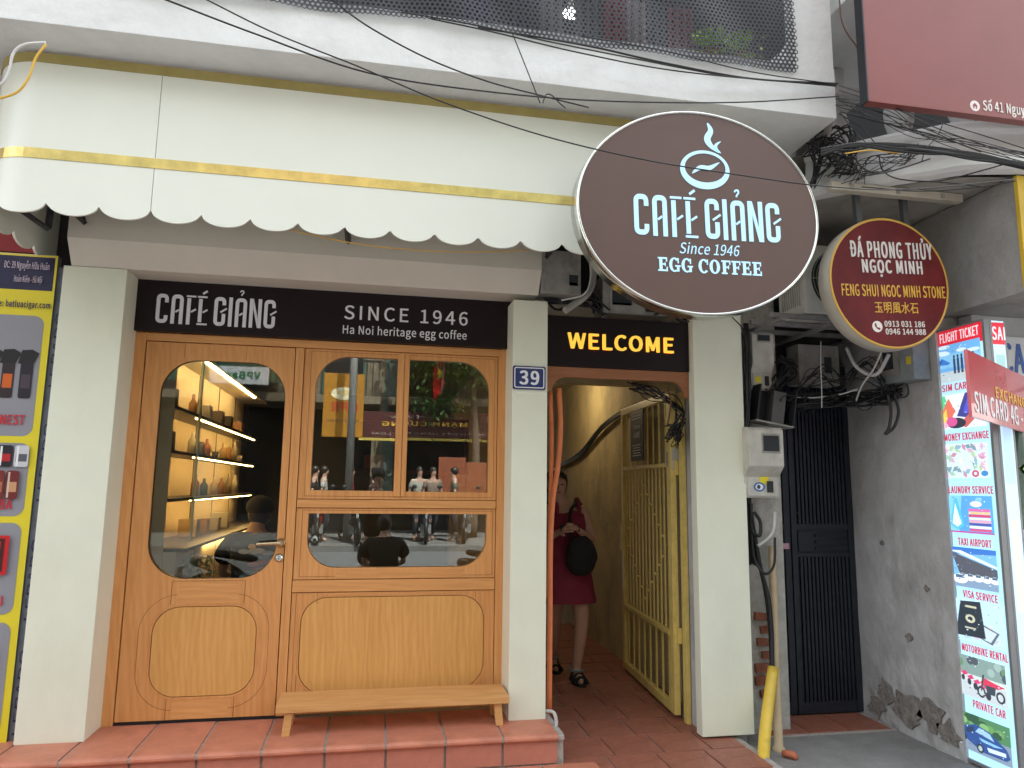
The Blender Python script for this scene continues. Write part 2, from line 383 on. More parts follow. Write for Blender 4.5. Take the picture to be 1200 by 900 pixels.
# ---- figures
def skin(name, V, Ed, m, parent, sub=2, local=True):
    """one continuous surface grown over a skeleton; V = [(point, radius or (rx, ry))]"""
    me = bpy.data.meshes.new(name); me.from_pydata([p for p, _ in V], Ed, []); o = bpy.data.objects.new(name, me); COL.objects.link(o)
    md = o.modifiers.new('s', 'SKIN'); md.use_smooth_shade = True; md.branch_smoothing = .4
    for i, (_, r) in enumerate(V):
        me.skin_vertices[0].data[i].radius = r if isinstance(r, tuple) else (r, r)
    me.skin_vertices[0].data[0].use_root = True
    s = o.modifiers.new('u', 'SUBSURF'); s.levels = s.render_levels = sub
    dg = bpy.context.evaluated_depsgraph_get(); out = bpy.data.meshes.new_from_object(o.evaluated_get(dg)); bpy.data.objects.remove(o)
    return ob(name, out, m, parent, local, smooth=True)
def loft(name, m, parent, rings, seg=28, fold=0., nf=7, local=True, close=True):
    """rings = [(z, cx, cy, rx, ry)]"""
    b = bmesh.new(); Rg = []
    for i, (z, cx, cy, rx, ry) in enumerate(rings):
        k = i/(len(rings)-1)
        Rg.append([b.verts.new((cx+rx*(1+fold*k*sin(nf*a+i*.15))*cos(a), cy+ry*(1+fold*k*sin(nf*a+i*.15))*sin(a), z)) for a in [2*pi*j/seg for j in range(seg)]])
    for A, B in zip(Rg, Rg[1:]):
        for k in range(seg): b.faces.new((A[k], A[(k+1) % seg], B[(k+1) % seg], B[k]))
    if close: b.faces.new(Rg[0]); b.faces.new(Rg[-1])
    bmesh.ops.recalc_face_normals(b, faces=b.faces)
    return ob(name, b, m, parent, local, smooth=True)
def sphere(name, m, parent, c, r, seg=16, local=True, fn=None):
    b = bmesh.new(); bmesh.ops.create_uvsphere(b, u_segments=seg, v_segments=max(6, seg*2//3), radius=1)
    for v in b.verts:
        p = v.co.copy(); k = fn(p) if fn else 1
        v.co = Vector((c[0]+p.x*r[0]*k, c[1]+p.y*r[1]*k, c[2]+p.z*r[2]*k))
    return ob(name, b, m, parent, local, smooth=True)
# ================================================================== THE SETTING
def struct(name, me_or_bm, m): return tag(ob(name, me_or_bm, m), kind='structure')
def sbox(name, m, *a, bev=0.):
    b = bmesh.new(); bx(b, *a, bev=bev); return struct(name, b, m)
PAVE = mat('pavement_concrete', (.25, .245, .235), .9, var=.2, scale=5, bump=.4, bscale=40, stain=(2, .5, (.13, .12, .11), 1))
sbox('pavement', PAVE, -40, 40, 1.2, 8.0, -.3, 0)
sbox('ground', mat('earth', (.12, .11, .10), .95), -400, 400, -400, 400, -.6, -.302)
sbox('road', mat('asphalt', (.12, .12, .125), .9, var=.2, scale=12, bump=.3, bscale=90), -60, 60, -7.2, 1.05, -.3, -.13)
sbox('kerb', mat('kerb_stone', (.34, .33, .31), .85, bump=.3), -40, 40, 1.05, 1.2, -.3, .005)
sbox('opposite_pavement', mat('worn_paving', (.15, .145, .14), .9, var=.3, scale=2), -40, 40, -10.6, -7.2, -.3, .0)
# alley floor of terracotta tiles
af = sbox('alley_floor', GROUT, 1.035, 2.25, 3.75, 12, .002, .052)
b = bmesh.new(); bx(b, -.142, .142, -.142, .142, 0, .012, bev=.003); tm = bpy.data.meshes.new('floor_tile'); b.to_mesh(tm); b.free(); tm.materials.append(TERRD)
def shared(name, me, parent, loc, rot=(0, 0, 0), sc=(1, 1, 1)):
    o = bpy.data.objects.new(name, me); COL.objects.link(o); o.parent = parent; o.location = loc; o.rotation_euler = rot; o.scale = sc; return o
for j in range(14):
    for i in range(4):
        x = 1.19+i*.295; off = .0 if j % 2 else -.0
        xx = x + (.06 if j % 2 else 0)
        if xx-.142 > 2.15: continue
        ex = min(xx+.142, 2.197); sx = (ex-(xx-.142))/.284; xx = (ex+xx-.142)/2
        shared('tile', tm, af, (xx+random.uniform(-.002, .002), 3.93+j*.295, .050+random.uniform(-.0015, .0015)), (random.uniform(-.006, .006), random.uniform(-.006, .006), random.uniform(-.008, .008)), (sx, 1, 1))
# gate threshold tiles
gs = sbox('gate_threshold', GROUT, 2.50, 3.425, 4.36, 4.75, .001, .012)
for i in range(3): shared('tile', tm, gs, (2.66+i*.292, 4.535, .006), (0, 0, 0), (1, 1.15, 1))
# ------------------------------------------------------------------ entrance step
st = thing('tiled_step', 'terracotta tiled entrance step with rounded nosing in front of the wooden shopfront', 'step', (-.3, 4.2, 0))
box('core', GROUT, st, -3.2, 1.075, 4.005, 4.62, -.05, .215, 0); box('core_nosing', GROUT, st, -3.2, 1.073, 3.974, 4.004, .192, .215, .004)
def nose_tile(wd):
    b = bmesh.new(); d0, d1 = 3.968, 4.47
    prof = [(d1, .207), (d1, .222), (d0+.018, .222), (d0+.006, .218), (d0, .208), (d0, .198), (d0+.006, .190), (d0+.03, .188), (d0+.03, .207)]
    A = [b.verts.new((-wd/2, y, z)) for y, z in prof]; B = [b.verts.new((wd/2, y, z)) for y, z in prof]; n = len(prof)
    for i in range(n): b.faces.new((A[i], A[(i+1) % n], B[(i+1) % n], B[i]))
    b.faces.new(A); b.faces.new(B); bmesh.ops.recalc_face_normals(b, faces=b.faces)
    me = bpy.data.meshes.new('nosing_tile'); b.to_mesh(me); b.free(); me.materials.append(TERRA); return me
nm = nose_tile(.302)
b = bmesh.new(); bx(b, -.151, .151, -.012, 0, 0, .118, bev=.002); rm = bpy.data.meshes.new('riser_tile'); b.to_mesh(rm); b.free()
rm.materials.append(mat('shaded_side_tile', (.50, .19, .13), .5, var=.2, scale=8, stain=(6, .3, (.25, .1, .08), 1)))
J0 = PY(452.7, 868, 3.97).x; SP = (PY(590, 862, 3.97).x-J0)/2
for k in range(-8, 3):
    x = J0+(k+.5)*SP; s = (SP-.013)/.302; x1 = x+SP/2
    if x1 > 1.09: s *= .5
    shared('nosing_tile', nm, st, (x+.3, -4.2+random.uniform(-.001, .001), random.uniform(-.001, .001)), (0, 0, 0), (s, 1, 1))
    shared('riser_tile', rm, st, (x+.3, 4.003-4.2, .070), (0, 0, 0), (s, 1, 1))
print('joint', J0, SP)
lt = sbox('lower_landing', GROUT, -3.4, 1.03, 3.2, 4.0, .002, .06)
b = bmesh.new(); bx(b, -.15, .15, -.15, .15, 0, .012, bev=.003); tm2 = bpy.data.meshes.new('landing_tile'); b.to_mesh(tm2); b.free(); tm2.materials.append(TERRA)
for i in range(-8, 4):
    for j in range(2): shared('tile', tm2, lt, (J0+(i+.5)*SP-.1, 3.83-j*.305, .056), (0, 0, random.uniform(-.004, .004)), (min(1, SP/.31), 1, 1))
# ------------------------------------------------------------------ cafe building
cb = thing('cafe_building', 'cafe house with cream clad pillars and white concrete balcony edge above the awning', 'building', (0, 4.5, 0))
def pil(x0, x1, z0, z1, y0=4.23, y1=4.60): return box('pillar', CREAM, cb, x0, x1, y0, y1, z0, z1, .004)
pil(-1.737, -1.410, .222, 2.735); pil(.810, 1.029, .222, 2.70, y1=4.62); pil(1.998, 2.338, .075, 2.74, y1=4.31)
# seams of the cladding and screws
# soffit box over the shopfront: upright face, then a chamfer
b = bmesh.new(); prof = [(4.145, 3.59), (4.145, 2.872), (4.235, 2.738), (4.60, 2.738), (4.60, 3.59)]
A = [b.verts.new((-1.70, y, z)) for y, z in prof]; B = [b.verts.new((.968, y, z)) for y, z in prof]
for i in range(5): b.faces.new((A[i], A[(i+1) % 5], B[(i+1) % 5], B[i]))
b.faces.new(A); b.faces.new(B); bmesh.ops.recalc_face_normals(b, faces=b.faces); ob('soffit_box', b, mat('soffit_cream', (.68, .64, .545), .5, var=.05, scale=3), cb)
# balcony edge beam, and unseen upper storeys raised to shade the facade
box('balcony_beam', CONC, cb, -6, 2.46, 3.32, 4.85, 3.605, 3.90, .004)
box('balcony_pier', CONC, cb, 2.21, 2.458, 3.322, 3.39, 3.90, 6.3, .003)
box('balcony_slab', CONC, cb, -6, 2.46, 3.32, 5.0, 6.3, 6.8, .004)
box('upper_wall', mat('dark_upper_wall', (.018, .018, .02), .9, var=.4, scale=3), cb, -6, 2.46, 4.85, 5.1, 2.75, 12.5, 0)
box('side_wall', CREAM, cb, 2.20, 2.46, 5.11, 9.2, 2.8, 12.5, 0)
box('roof', CONC, cb, -6, 2.46, 3.4, 12.6, 12.5, 12.8, 0)
# room behind the shopfront
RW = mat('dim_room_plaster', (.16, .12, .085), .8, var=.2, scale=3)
box('room_wall', RW, cb, -1.75, -1.60, 5.08, 9.6, .22, 2.72, 0); box('room_wall', mat('green_reflection_wall', (.42, .50, .44), .6), cb, -1.75, -1.45, 4.62, 5.078, .22, 2.72, 0); box('room_wall', RW, cb, .90, 1.03, 4.63, 12, .0, 2.9, 0)  # near wall piece coloured pale green to stand for a glass reflection
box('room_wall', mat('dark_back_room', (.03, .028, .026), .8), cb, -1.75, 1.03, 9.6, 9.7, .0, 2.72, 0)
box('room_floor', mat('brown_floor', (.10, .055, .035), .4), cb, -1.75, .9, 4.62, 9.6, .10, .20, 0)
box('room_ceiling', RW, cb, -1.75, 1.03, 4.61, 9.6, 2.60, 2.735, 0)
# alley shell
box('alley_wall', YW, cb, 2.20, 2.40, 4.66, 14, .0, 2.80, 0)
box('alley_wall_end', GREYW, cb, 2.062, 2.33, 4.312, 4.655, .0, 2.80, .003)
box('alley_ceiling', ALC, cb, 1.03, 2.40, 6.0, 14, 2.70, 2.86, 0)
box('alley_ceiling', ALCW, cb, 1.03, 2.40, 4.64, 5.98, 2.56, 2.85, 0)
box('ceiling_beam', mat('cream_beam', (.66, .55, .30), .6), cb, 1.03, 2.20, 5.9, 6.0, 2.44, 2.56, .003)
box('alley_end', YW, cb, .9, 2.4, 14, 14.2, 0, 2.9, 0)
# neighbouring houses, left and right
nl = thing('neighbour_house', 'dark house wall at the far left behind the cigar banner', 'building', (-3, 4.6, 0))
box('wall', mat('dark_shop_wall', (.05, .045, .045), .9, var=.3), nl, -6.2, -1.752, 4.62, 9.6, 0, 3.6, 0)
box('fascia', mat('glossy_red_fascia', (.30, .012, .02), .3), nl, -6.2, -1.925, 4.46, 4.5, 2.86, 3.2, .003)
box('upper_wall', CREAM, nl, -6.2, -1.752, 5.11, 12.6, 3.61, 12.5, 0)  # unseen upper wall, raised to shade the street side
nr = thing('neighbour_house', 'grey cement house on the right with a curved white balcony edge', 'building', (3.4, 4.7, 0))
# ---- wall strip beside the gate, side wall, wall above
box('wall_strip', OLDW, nr, 2.345, 2.715, 4.45, 4.75, 0, 3.3, .004)
box('wall_above_gate', mat('dark_recess_wall', (.06, .058, .055), .9, var=.5, scale=3), nr, 2.465, 3.7, 4.76, 5.0, 2.3, 3.5, 0)  # darkness of the recess is put into the wall colour
def wallmesh():
    b = bmesh.new(); bx(b, 3.43, 3.75, 3.81, 5.0, -.02, 2.64)
    es = [e for e in b.edges]
    bmesh.ops.subdivide_edges(b, edges=es, cuts=44, use_grid_fill=True)
    from mathutils import noise
    for v in b.verts:
        if v.co.x < 3.44:
            k = noise.fractal(v.co*2.2, 1.0, 2.0, 5)*.006
            low = max(0, 1-v.co.z/.55); k += low*abs(noise.fractal(v.co*9, 1., 2., 4))*.016
            v.co.x += k
    return b
ob('side_wall', wallmesh(), GREYW, nr, smooth=False)
frg = random.Random(4)
for (py_, pz, r_) in ((4.45, .22, .10), (4.25, .16, .14), (4.05, .20, .12), (3.93, .12, .10), (4.55, .10, .09), (4.2, .62, .03), (4.02, .95, .025), (4.4, 1.2, .02)):
    pts = [(py_+r_*frg.uniform(.5, 1.2)*cos(t), max(.01, pz+r_*frg.uniform(.45, 1.0)*sin(t))) for t in [2*pi*k/14 for k in range(14)]]
    b = bmesh.new(); prism(b, pts, 0, .012)
    for v in b.verts: v.co = Vector((3.424+v.co.y-.004, v.co.x, v.co.z))
    ob('flaked_patch', b, mat('bare_rough_render', (.25, .225, .20), .95, var=.45, scale=22, bump=.9, bscale=40), nr)
box('side_wall', GREYC, nr, 3.462, 9.0, 3.19, 5.0, 2.642, 3.306, .004)
box('house_wall', GREYC, nr, 2.47, 9, 5.01, 9, 0, 12.5, 0)  # upper part unseen, raised to shade the street side
# curved balcony
pl = [(2.50, 3.72), (2.62, 3.60), (2.77, 3.463), (2.854, 3.385), (3.005, 3.277), (3.146, 3.173), (3.416, 3.10), (3.8, 3.04), (4.4, 3.02), (5.6, 3.02)]
pl = [tuple(v) for v in sm([(x, y, 0) for x, y in pl], 4)]
prof = [(.09, 3.312), (.03, 3.318), (.0, 3.335), (.0, 3.372), (.018, 3.38), (.018, 3.395), (.05, 3.402), (.10, 3.56), (.07, 3.565), (.06, 3.575), (.05, 3.60), (.06, 3.62), (.08, 3.628), (.25, 3.63)]
b = bmesh.new(); Rg = []
for i, p in enumerate(pl):
    t = Vector(pl[min(i+1, len(pl)-1)])-Vector(pl[max(i-1, 0)]); nrm = Vector((-t.y, t.x, 0)).normalized()
    Rg.append([b.verts.new((p[0]+nrm.x*o, p[1]+nrm.y*o, z)) for o, z in prof])
for A, B in zip(Rg, Rg[1:]):
    for k in range(len(prof)-1): b.faces.new((A[k], A[k+1], B[k+1], B[k]))
bmesh.ops.recalc_face_normals(b, faces=b.faces); ob('balcony_edge', b, CONC, nr)
b = bmesh.new(); lp = [(p[0], p[1]+.13) for p in pl]+[(5.6, 4.76), (2.465, 4.76)]
lp = [q for q in lp if q[0] > 2.47 or q == (2.465, 4.76)]
vs = [(x, y) for x, y in lp]
for z0, z1 in ((3.314, 3.626),):
    F = [b.verts.new((x, y, z0)) for x, y in vs]; G = [b.verts.new((x, y, z1)) for x, y in vs]
    for t in tessellate_polygon([[Vector((x, y, 0)) for x, y in vs]]):
        b.faces.new([F[i] for i in t]); b.faces.new([G[i] for i in t])
bmesh.ops.recalc_face_normals(b, faces=b.faces); ob('balcony_slab', b, mat('stained_balcony_underside', (.38, .36, .32), .9, var=.3, scale=4, stain=(3, .6, (.16, .14, .12), 1)), nr)
for (x, y) in ((2.62, 4.05), (2.93, 3.98), (3.2, 3.72), (3.46, 3.5), (3.75, 3.4)):
    lathe('baluster', CONC, nr, [(.07, 0), (.075, .04), (.05, .07), (.045, .1), (.085, .24), (.09, .32), (.06, .44), (.045, .5), (.06, .54), (.075, .57), (.075, .70)], (x, y, 3.632), 14)
box('handrail', CONC, nr, 2.55, 5.5, 3.30, 4.1, 4.335, 4.45, .01)
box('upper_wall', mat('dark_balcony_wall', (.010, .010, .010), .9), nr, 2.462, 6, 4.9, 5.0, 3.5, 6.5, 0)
boxes('ledge', CONC, nr, [(2.465, 3.0, 3.75, 4.4, 4.04, 4.10)], .004)
tag(box('window_light', mat('bright_far_window', (.65, .72, .70), .3, emit=.12), nr, 3.22, 3.62, 4.885, 4.897, 3.75, 4.5, 0), 'pale bright window behind the balusters')
# exposed bricks in the flaked strip
b = bmesh.new(); bx(b, -.10, .10, -.02, .02, -.028, .028, bev=.006); bm_ = bpy.data.meshes.new('brick'); b.to_mesh(bm_); b.free(); bm_.materials.append(BRICK)
for k, (px, py) in enumerate([(893, 722), (897, 737), (893, 752), (898, 767), (894, 782), (890, 797), (900, 812), (893, 473), (897, 487)]):
    p = PY(px, py, 4.45); o = shared('brick', bm_, nr, (p.x-3.4, p.y-4.7-.004, p.z), (random.uniform(-.05, .05), random.uniform(-.1, .1), random.uniform(-.06, .06)), (random.uniform(.35, .62), 1, random.uniform(.8, 1.1)))
# corner trim
tag(box('corner_trim', mat('yellow_trim', (.60, .40, .03), .5), nr, 3.448, 3.50, 3.165, 3.189, 2.66, 3.30, .002), 'yellow strip on the wall corner')
# ------------------------------------------------------------------ canopy with scallops
aw = thing('scalloped_awning', 'long white metal awning with scalloped lower edge and two gold bands over the shopfront', 'awning', (0, 3.6, 2.8))
ZT = 3.592; R_ = .25; XL = -1.905; XR = 2.15; SC = .2275; CUSP = -1.105
def plan(s, off=0.):
    """s = metres along the front from the seam; wraps round both corners"""
    x = CUSP+s; r = R_
    if x >= XL+r and x <= XR-r: return (x, 3.55-off, 0, -1)
    if x < XL+r:
        d = (XL+r)-x; a = d/r
        if a <= pi/2: return (XL+r-(r+off)*sin(a), 3.55+r-(r+off)*cos(a), -sin(a), -cos(a))
        return (XL-off, 3.55+r+(d-r*pi/2), -1, 0)
    d = x-(XR-r); a = d/r
    if a <= pi/2: return (XR-r+(r+off)*sin(a), 3.55+r-(r+off)*cos(a), sin(a), -cos(a))
    return (XR+off, 3.55+r+(d-r*pi/2), 1, 0)
def scal(s):
    k = (s/SC) % 1.0; return 2.856-.068*math.sqrt(max(0, 1-(2*k-1)**2))**.9
def sheet(name, s0, s1, zt, zb, m, off, th, n=None, label=None):
    b = bmesh.new(); n = n or int((s1-s0)/SC*20)
    rows = []
    for i in range(n+1):
        s = s0+(s1-s0)*i/n; x, y, nx, ny = plan(s, off); X, Y, _, _ = plan(s, off-th)
        top = zt; bot = zb if zb is not None else scal(s)
        rows.append([b.verts.new((x, y, top)), b.verts.new((x, y, bot)), b.verts.new((X, Y, bot)), b.verts.new((X, Y, top))])
    for A, B in zip(rows, rows[1:]):
        for k in range(4): f = b.faces.new((A[k], A[(k+1) % 4], B[(k+1) % 4], B[k]))
    b.faces.new(rows[0]); b.faces.new(rows[-1][::-1]); bmesh.ops.recalc_face_normals(b, faces=b.faces)
    return ob(name, b, m, aw)
sL = -(CUSP-(XL+R_))-R_*pi/2-.70; sR = (XR-R_-CUSP)+R_*pi/2+.3
sheet('panel', sL, -.0015, ZT, None, CANOPY, 0, .012); sheet('panel', .0015, sR, ZT, None, CANOPY, 0, .012)
tag(sheet('gold_band', sL, sR, 3.107, 3.057, GOLD, .004, .004, 160), 'gold strip along the middle of the awning')
tag(sheet('gold_band', sL, sR, ZT-.003, ZT-.05, GOLDD, .006, .006, 160), 'dull gold strip under the concrete beam')
for x in (-1.62, -.2, 1.0):
    bar = bmesh.new()
    for a, c in (((x, 3.60, 2.96), (x, 4.14, 2.96)), ((x, 3.62, 3.5), (x, 3.62, 2.96)), ((x, 4.12, 2.96), (x, 3.62, 3.5))): tubebm(bar, [a, c], .016, 4)
    ob('bracket', bar, BLKM, aw)
# left bracket seen under the scallops
b = bmesh.new()
p0, p1, p2 = PY(20, 243, 3.72), PY(56, 268, 3.95), PY(61, 232, 3.95)
tubebm(b, [p0, p1], .016, 4); tubebm(b, [p1, p2], .018, 4); ob('bracket', b, BLKM, aw)
# ================================================================== SHOPFRONT
sf = thing('wooden_shopfront', 'golden oak shopfront with glazed door on its left and round cornered windows on its right', 'shopfront', (-.3, 4.47, .22))
V = []
box('frame_post', WOODV, sf, -1.418, -1.352, 4.462, 4.60, .222, 2.425, .003)
box('frame_post', WOODV, sf, .762, .842, 4.466, 4.60, .222, 2.425, .003)
box('frame_post', WOODV, sf, -.497, -.447, 4.464, 4.60, .236, 2.376, .003)
box('frame_head', WOODH, sf, -1.352, .762, 4.464, 4.60, 2.378, 2.425, .003)
tag(box('door_sill', BLKM, sf, -1.40, -.45, 4.478, 4.60, .222, .236, 0), 'dark metal sill under the door')
# ---- door leaf
def leaf(name, parent, outer, holes, y0=4.470, y1=4.515, m=WOODV):
    return plate(name, m, parent, outer, holes, y0, y1)
G1 = rrect(-1.252, -.545, 1.002, 2.272, .205, 10)
PN = rrect(-1.192, -.628, .358, .850, .145, 10)
def grow(lp, c, k): return [(c[0]+(x-c[0])*k[0], c[1]+(z-c[1])*k[1]) for x, z in lp]
# the leaf is made of stiles and rails glued edge to edge, with rounded insets
def grown(x0, x1, z0, z1, r, e): return rrect(x0-e, x1+e, z0-e, z1+e, r+e, 10)
dr = leaf('door', sf, R4(-1.346, -.503, .240, 2.372), [G1, PN])
def inset(parent, x0, x1, z0, z1, r, name='panel', corners=(1, 1, 1, 1)):
    plate(name, WOODP, parent, rrect(x0+.004, x1-.004, z0+.004, z1-.004, r-.004, 10, corners), [], 4.473, 4.50)
    plate('moulding', WOODV, parent, rrect(x0-.012, x1+.012, z0-.012, z1+.012, r+.012, 10, corners), [rrect(x0-.008, x1+.008, z0-.008, z1+.008, r+.008, 10, corners)], 4.468, 4.4705)
inset(dr, -1.192, -.628, .358, .850, .145)
plate('inlay_line', mat('groove_brown', (.26, .11, .035), .6), dr, rrect(-1.262, -.560, .290, .918, .205, 12), [rrect(-1.2595, -.5625, .2925, .9155, .2025, 12)], 4.4692, 4.4705)
# rails with sideways grain let into the leaf under the glass and under the panel
plate('rail', WOODH, dr, [(-1.075, .866), (-.735, .866), (-.75, .987), (-1.06, .987)], [], 4.4688, 4.4705)
plate('rail', WOODH, dr, R4(-1.06, -.76, .242, .342), [], 4.4688, 4.4705)
def groove(parent, L):
    for q in L: boxes('groove', mat('groove_brown', (.26, .11, .035), .6), parent, [q])
groove(dr, [(-1.105, -1.1025, 4.4685, 4.4705, .862, .99), (-.708, -.7055, 4.4685, 4.4705, .862, .99), (-1.105, -.7055, 4.4685, 4.4705, .9895, .992), (-1.09, -1.0875, 4.4685, 4.4705, .242, .35), (-.73, -.7275, 4.4685, 4.4705, .242, .35),
           (-1.135, -1.1325, 4.4685, 4.4705, 2.285, 2.371), (-.785, -.7825, 4.4685, 4.4705, 2.285, 2.371)])
def pane(parent, loop, y, m, tilt=0.9):
    o = plate('pane', m, parent, loop, [], 0, .004, local=True)
    zc = sum(p[1] for p in loop)/len(loop)
    me = o.data; M = Matrix.Translation((0, y, zc)) @ Matrix.Rotation(radians(tilt), 4, 'X') @ Matrix.Translation((0, 0, -zc))
    me.transform(M); me.transform(wm(parent).inverted()); return o
pane(dr, rrect(-1.262, -.535, .992, 2.282, .21, 10), 4.492, GLASD, .55)
plate('glazing_bead', BLK, dr, rrect(-1.254, -.543, 1.000, 2.274, .207, 10), [rrect(-1.249, -.548, 1.005, 2.269, .202, 10)], 4.484, 4.488)
# handle and lock
hd = lathe('handle', mat('brushed_brass_handle', (.62, .50, .32), .25, metal=1), dr, [(.026, 0), (.028, -.008), (.022, -.014), (.016, -.018), (.014, -.05)], (-.543+.022, 4.470, 1.205), 20, 'y')
tube('lever', MC['brushed_brass_handle'], hd, [(-.521, 4.425, 1.205), (-.56, 4.422, 1.204), (-.60, 4.424, 1.202), (-.655, 4.43, 1.198)], .0105, 4, 10)
lk = lathe('lock', SILVER, dr, [(.025, 0), (.025, -.006), (.017, -.008), (.015, -.012)], (-.527, 4.470, 1.118), 20, 'y')
boxes('keyhole', BLK, lk, [(-.529, -.525, 4.4565, 4.459, 1.108, 1.128)])
# ---- windows
UW = [rrect(-.372, .122, 1.512, 2.336, .20, 10, (0, 0, 0, 1)), rrect(.196, .708, 1.510, 2.336, .20, 10, (0, 0, 1, 0))]
wf = leaf('window_frame', sf, R4(-.443, .758, 1.462, 2.374), UW, 4.474, 4.53)
plate('sash_line', MC['groove_brown'], wf, R4(-.405, .742, 1.477, 2.362), [R4(-.4025, .7395, 1.4795, 2.3595)], 4.4728, 4.4745)
box('mid_stile', WOODV, wf, .124, .162, 4.462, 4.474, 1.480, 2.372, .002)
box('mid_stile', WOODV, wf, .166, .193, 4.466, 4.474, 1.480, 2.372, .002)
pane(wf, R4(-.378, .128, 1.505, 2.342), 4.500, GLASS, .55); pane(wf, R4(.190, .714, 1.504, 2.342), 4.502, GLASS, .6)
rl = box('rail', WOODH, sf, -.443, .758, 4.464, 4.53, 1.410, 1.458, .003)
LW = rrect(-.374, .704, 1.056, 1.376, .17, 10, (1, 1, 0, 0))
wf2 = leaf('window_frame', sf, R4(-.443, .758, .992, 1.406), [LW], 4.474, 4.53)
plate('sash_line', MC['groove_brown'], wf2, R4(-.410, .742, 1.006, 1.396), [R4(-.4075, .7395, 1.0085, 1.3935)], 4.4728, 4.4745)
pane(wf2, R4(-.380, .710, 1.050, 1.382), 4.500, GLASS, .55)
plate('rail', WOODH, wf2, R4(-.20, .56, .994, 1.046), [], 4.4725, 4.4745)
box('rail', WOODH, sf, -.443, .758, 4.462, 4.53, .920, .988, .003)
IN = rrect(-.388, .698, .345, .890, .15, 10)
lp = leaf('lower_panel', sf, R4(-.443, .758, .240, .916), [IN])
inset(lp, -.388, .698, .345, .890, .15)
plate('rail', WOODH, lp, R4(-.235, .60, .896, .9145), [], 4.4688, 4.4705)
groove(lp, [(-.30, -.2975, 4.4685, 4.4705, .85, .914), (.64, .6425, 4.4685, 4.4705, .86, .914), (-.419, -.4165, 4.4685, 4.4705, .242, .914), (-.397, -.3945, 4.4685, 4.4705, .242, .70)])
# ---- bench
bn = thing('wooden_bench', 'low pale wooden bench standing on the tiled step under the windows', 'bench', (.17, 4.27, .222))
box('seat', WOODB, bn, -.462, .797, 4.135, 4.40, .345, .383, .004)
def leg(x, y):
    b = bmesh.new(); bx(b, x-.021, x+.021, y-.021, y+.021, .222, .344, .003)
    for v in b.verts:
        if v.co.z < .3: v.co.x += (-.012 if x < 0 else .012)
    ob('leg', b, WOODB, bn)
for x in (-.395, .735):
    for y in (4.175, 4.36): leg(x, y)
box('apron', WOODB, bn, -.37, .71, 4.26, 4.28, .312, .344, .002)
# ================================================================== SIGNS
def px_box(x0, y0, x1, y1, Y):
    a = PY(x0, y0, Y); c = PY(x1, y1, Y); return a.x, c.x, c.z, a.z
sg = thing('shop_signboard', 'long dark brown board over the shopfront lettered with the cafe name and SINCE 1946', 'sign', (0, 4.42, 2.42))
box('board', BROWN, sg, -1.452, .838, 4.420, 4.458, 2.427, 2.734, .002)
box('top_trim', mat('white_trim', (.66, .64, .60), .5), sg, -1.452, .80, 4.424, 4.60, 2.7345, 2.7375, 0)
L = wm(sg).translation
a = PY(184.5, 343, 4.42); c = PY(184.5, 378.5, 4.42); e = PY(323.5, 360, 4.42)
logo('wordmark', sg, a.x, e.x, c.z-2.42, a.z-2.42-.004, 0, WHITEP)
WHT = mat('white_print', (.80, .80, .82), .45, var=.02)
a = PY(404, 357.5, 4.42); c = PY(548, 380.5, 4.42)
text('lettering', sg, 'SINCE 1946', a.x, c.x, PY(404, 374, 4.42).z-2.42, a.z-2.42, -.0, WHT, .004, .016, space=1.08)
a = PY(402, 380, 4.42); c = PY(547, 390, 4.42)
text('lettering', sg, 'Ha Noi heritage egg coffee', a.x, c.x, PY(402, 394, 4.42).z-2.42, a.z-2.42, -.0, WHT, .003, .018)
ws = thing('welcome_signboard', 'dark brown board with glowing yellow WELCOME letters over the alley entrance', 'sign', (1.52, 4.29, 2.3))
box('board', BROWN, ws, 1.036, 1.993, 4.29, 4.335, 2.306, 2.630, .002)
a = PY(665, 391.5, 4.29); c = PY(789, 413, 4.29)
text('lettering', ws, 'WELCOME', a.x-1.52, c.x-1.52, PY(730, 411.5, 4.29).z-2.3, PY(730, 393, 4.29).z-2.3, 0, YLET, .012, .035)
ah = thing('wooden_arch', 'reddish brown board with curved ends trimming the top of the alley entrance', 'trim board', (1.52, 4.30, 2.2))
arc = [(1.036, 2.140), (1.036, 2.303), (1.993, 2.303), (1.993, 2.130), (1.968, 2.135)]
arc += [(1.965-.10*(1-cos(t)), 2.14+.098*sin(t)) for t in [pi/2*k/8 for k in range(9)]]
arc += [(1.075+.10*(1-cos(t)), 2.14+.098*sin(t)) for t in [pi/2*k/8 for k in range(8, -1, -1)]]
plate('board', WOODR, ah, arc, [], 4.305, 4.335)
# house number
hn = thing('house_number_plate', 'small navy enamel plate with white number 39 on the middle pillar', 'number plate', (.912, 4.222, 2.21))
NAVY = mat('navy_enamel', (.012, .02, .14), .25, var=.05, coat=.5)
plate('plate', NAVY, hn, rrect(-.102, .102, -.072, .072, .010, 4), [], -.006, .006, local=True)
plate('border', WHT, hn, rrect(-.094, .094, -.064, .064, .012, 4), [rrect(-.088, .088, -.058, .058, .009, 4)], -.0072, -.006, local=True)
text('lettering', hn, '39', -.062, .062, -.044, .044, -.006, WHT, .002, .045)
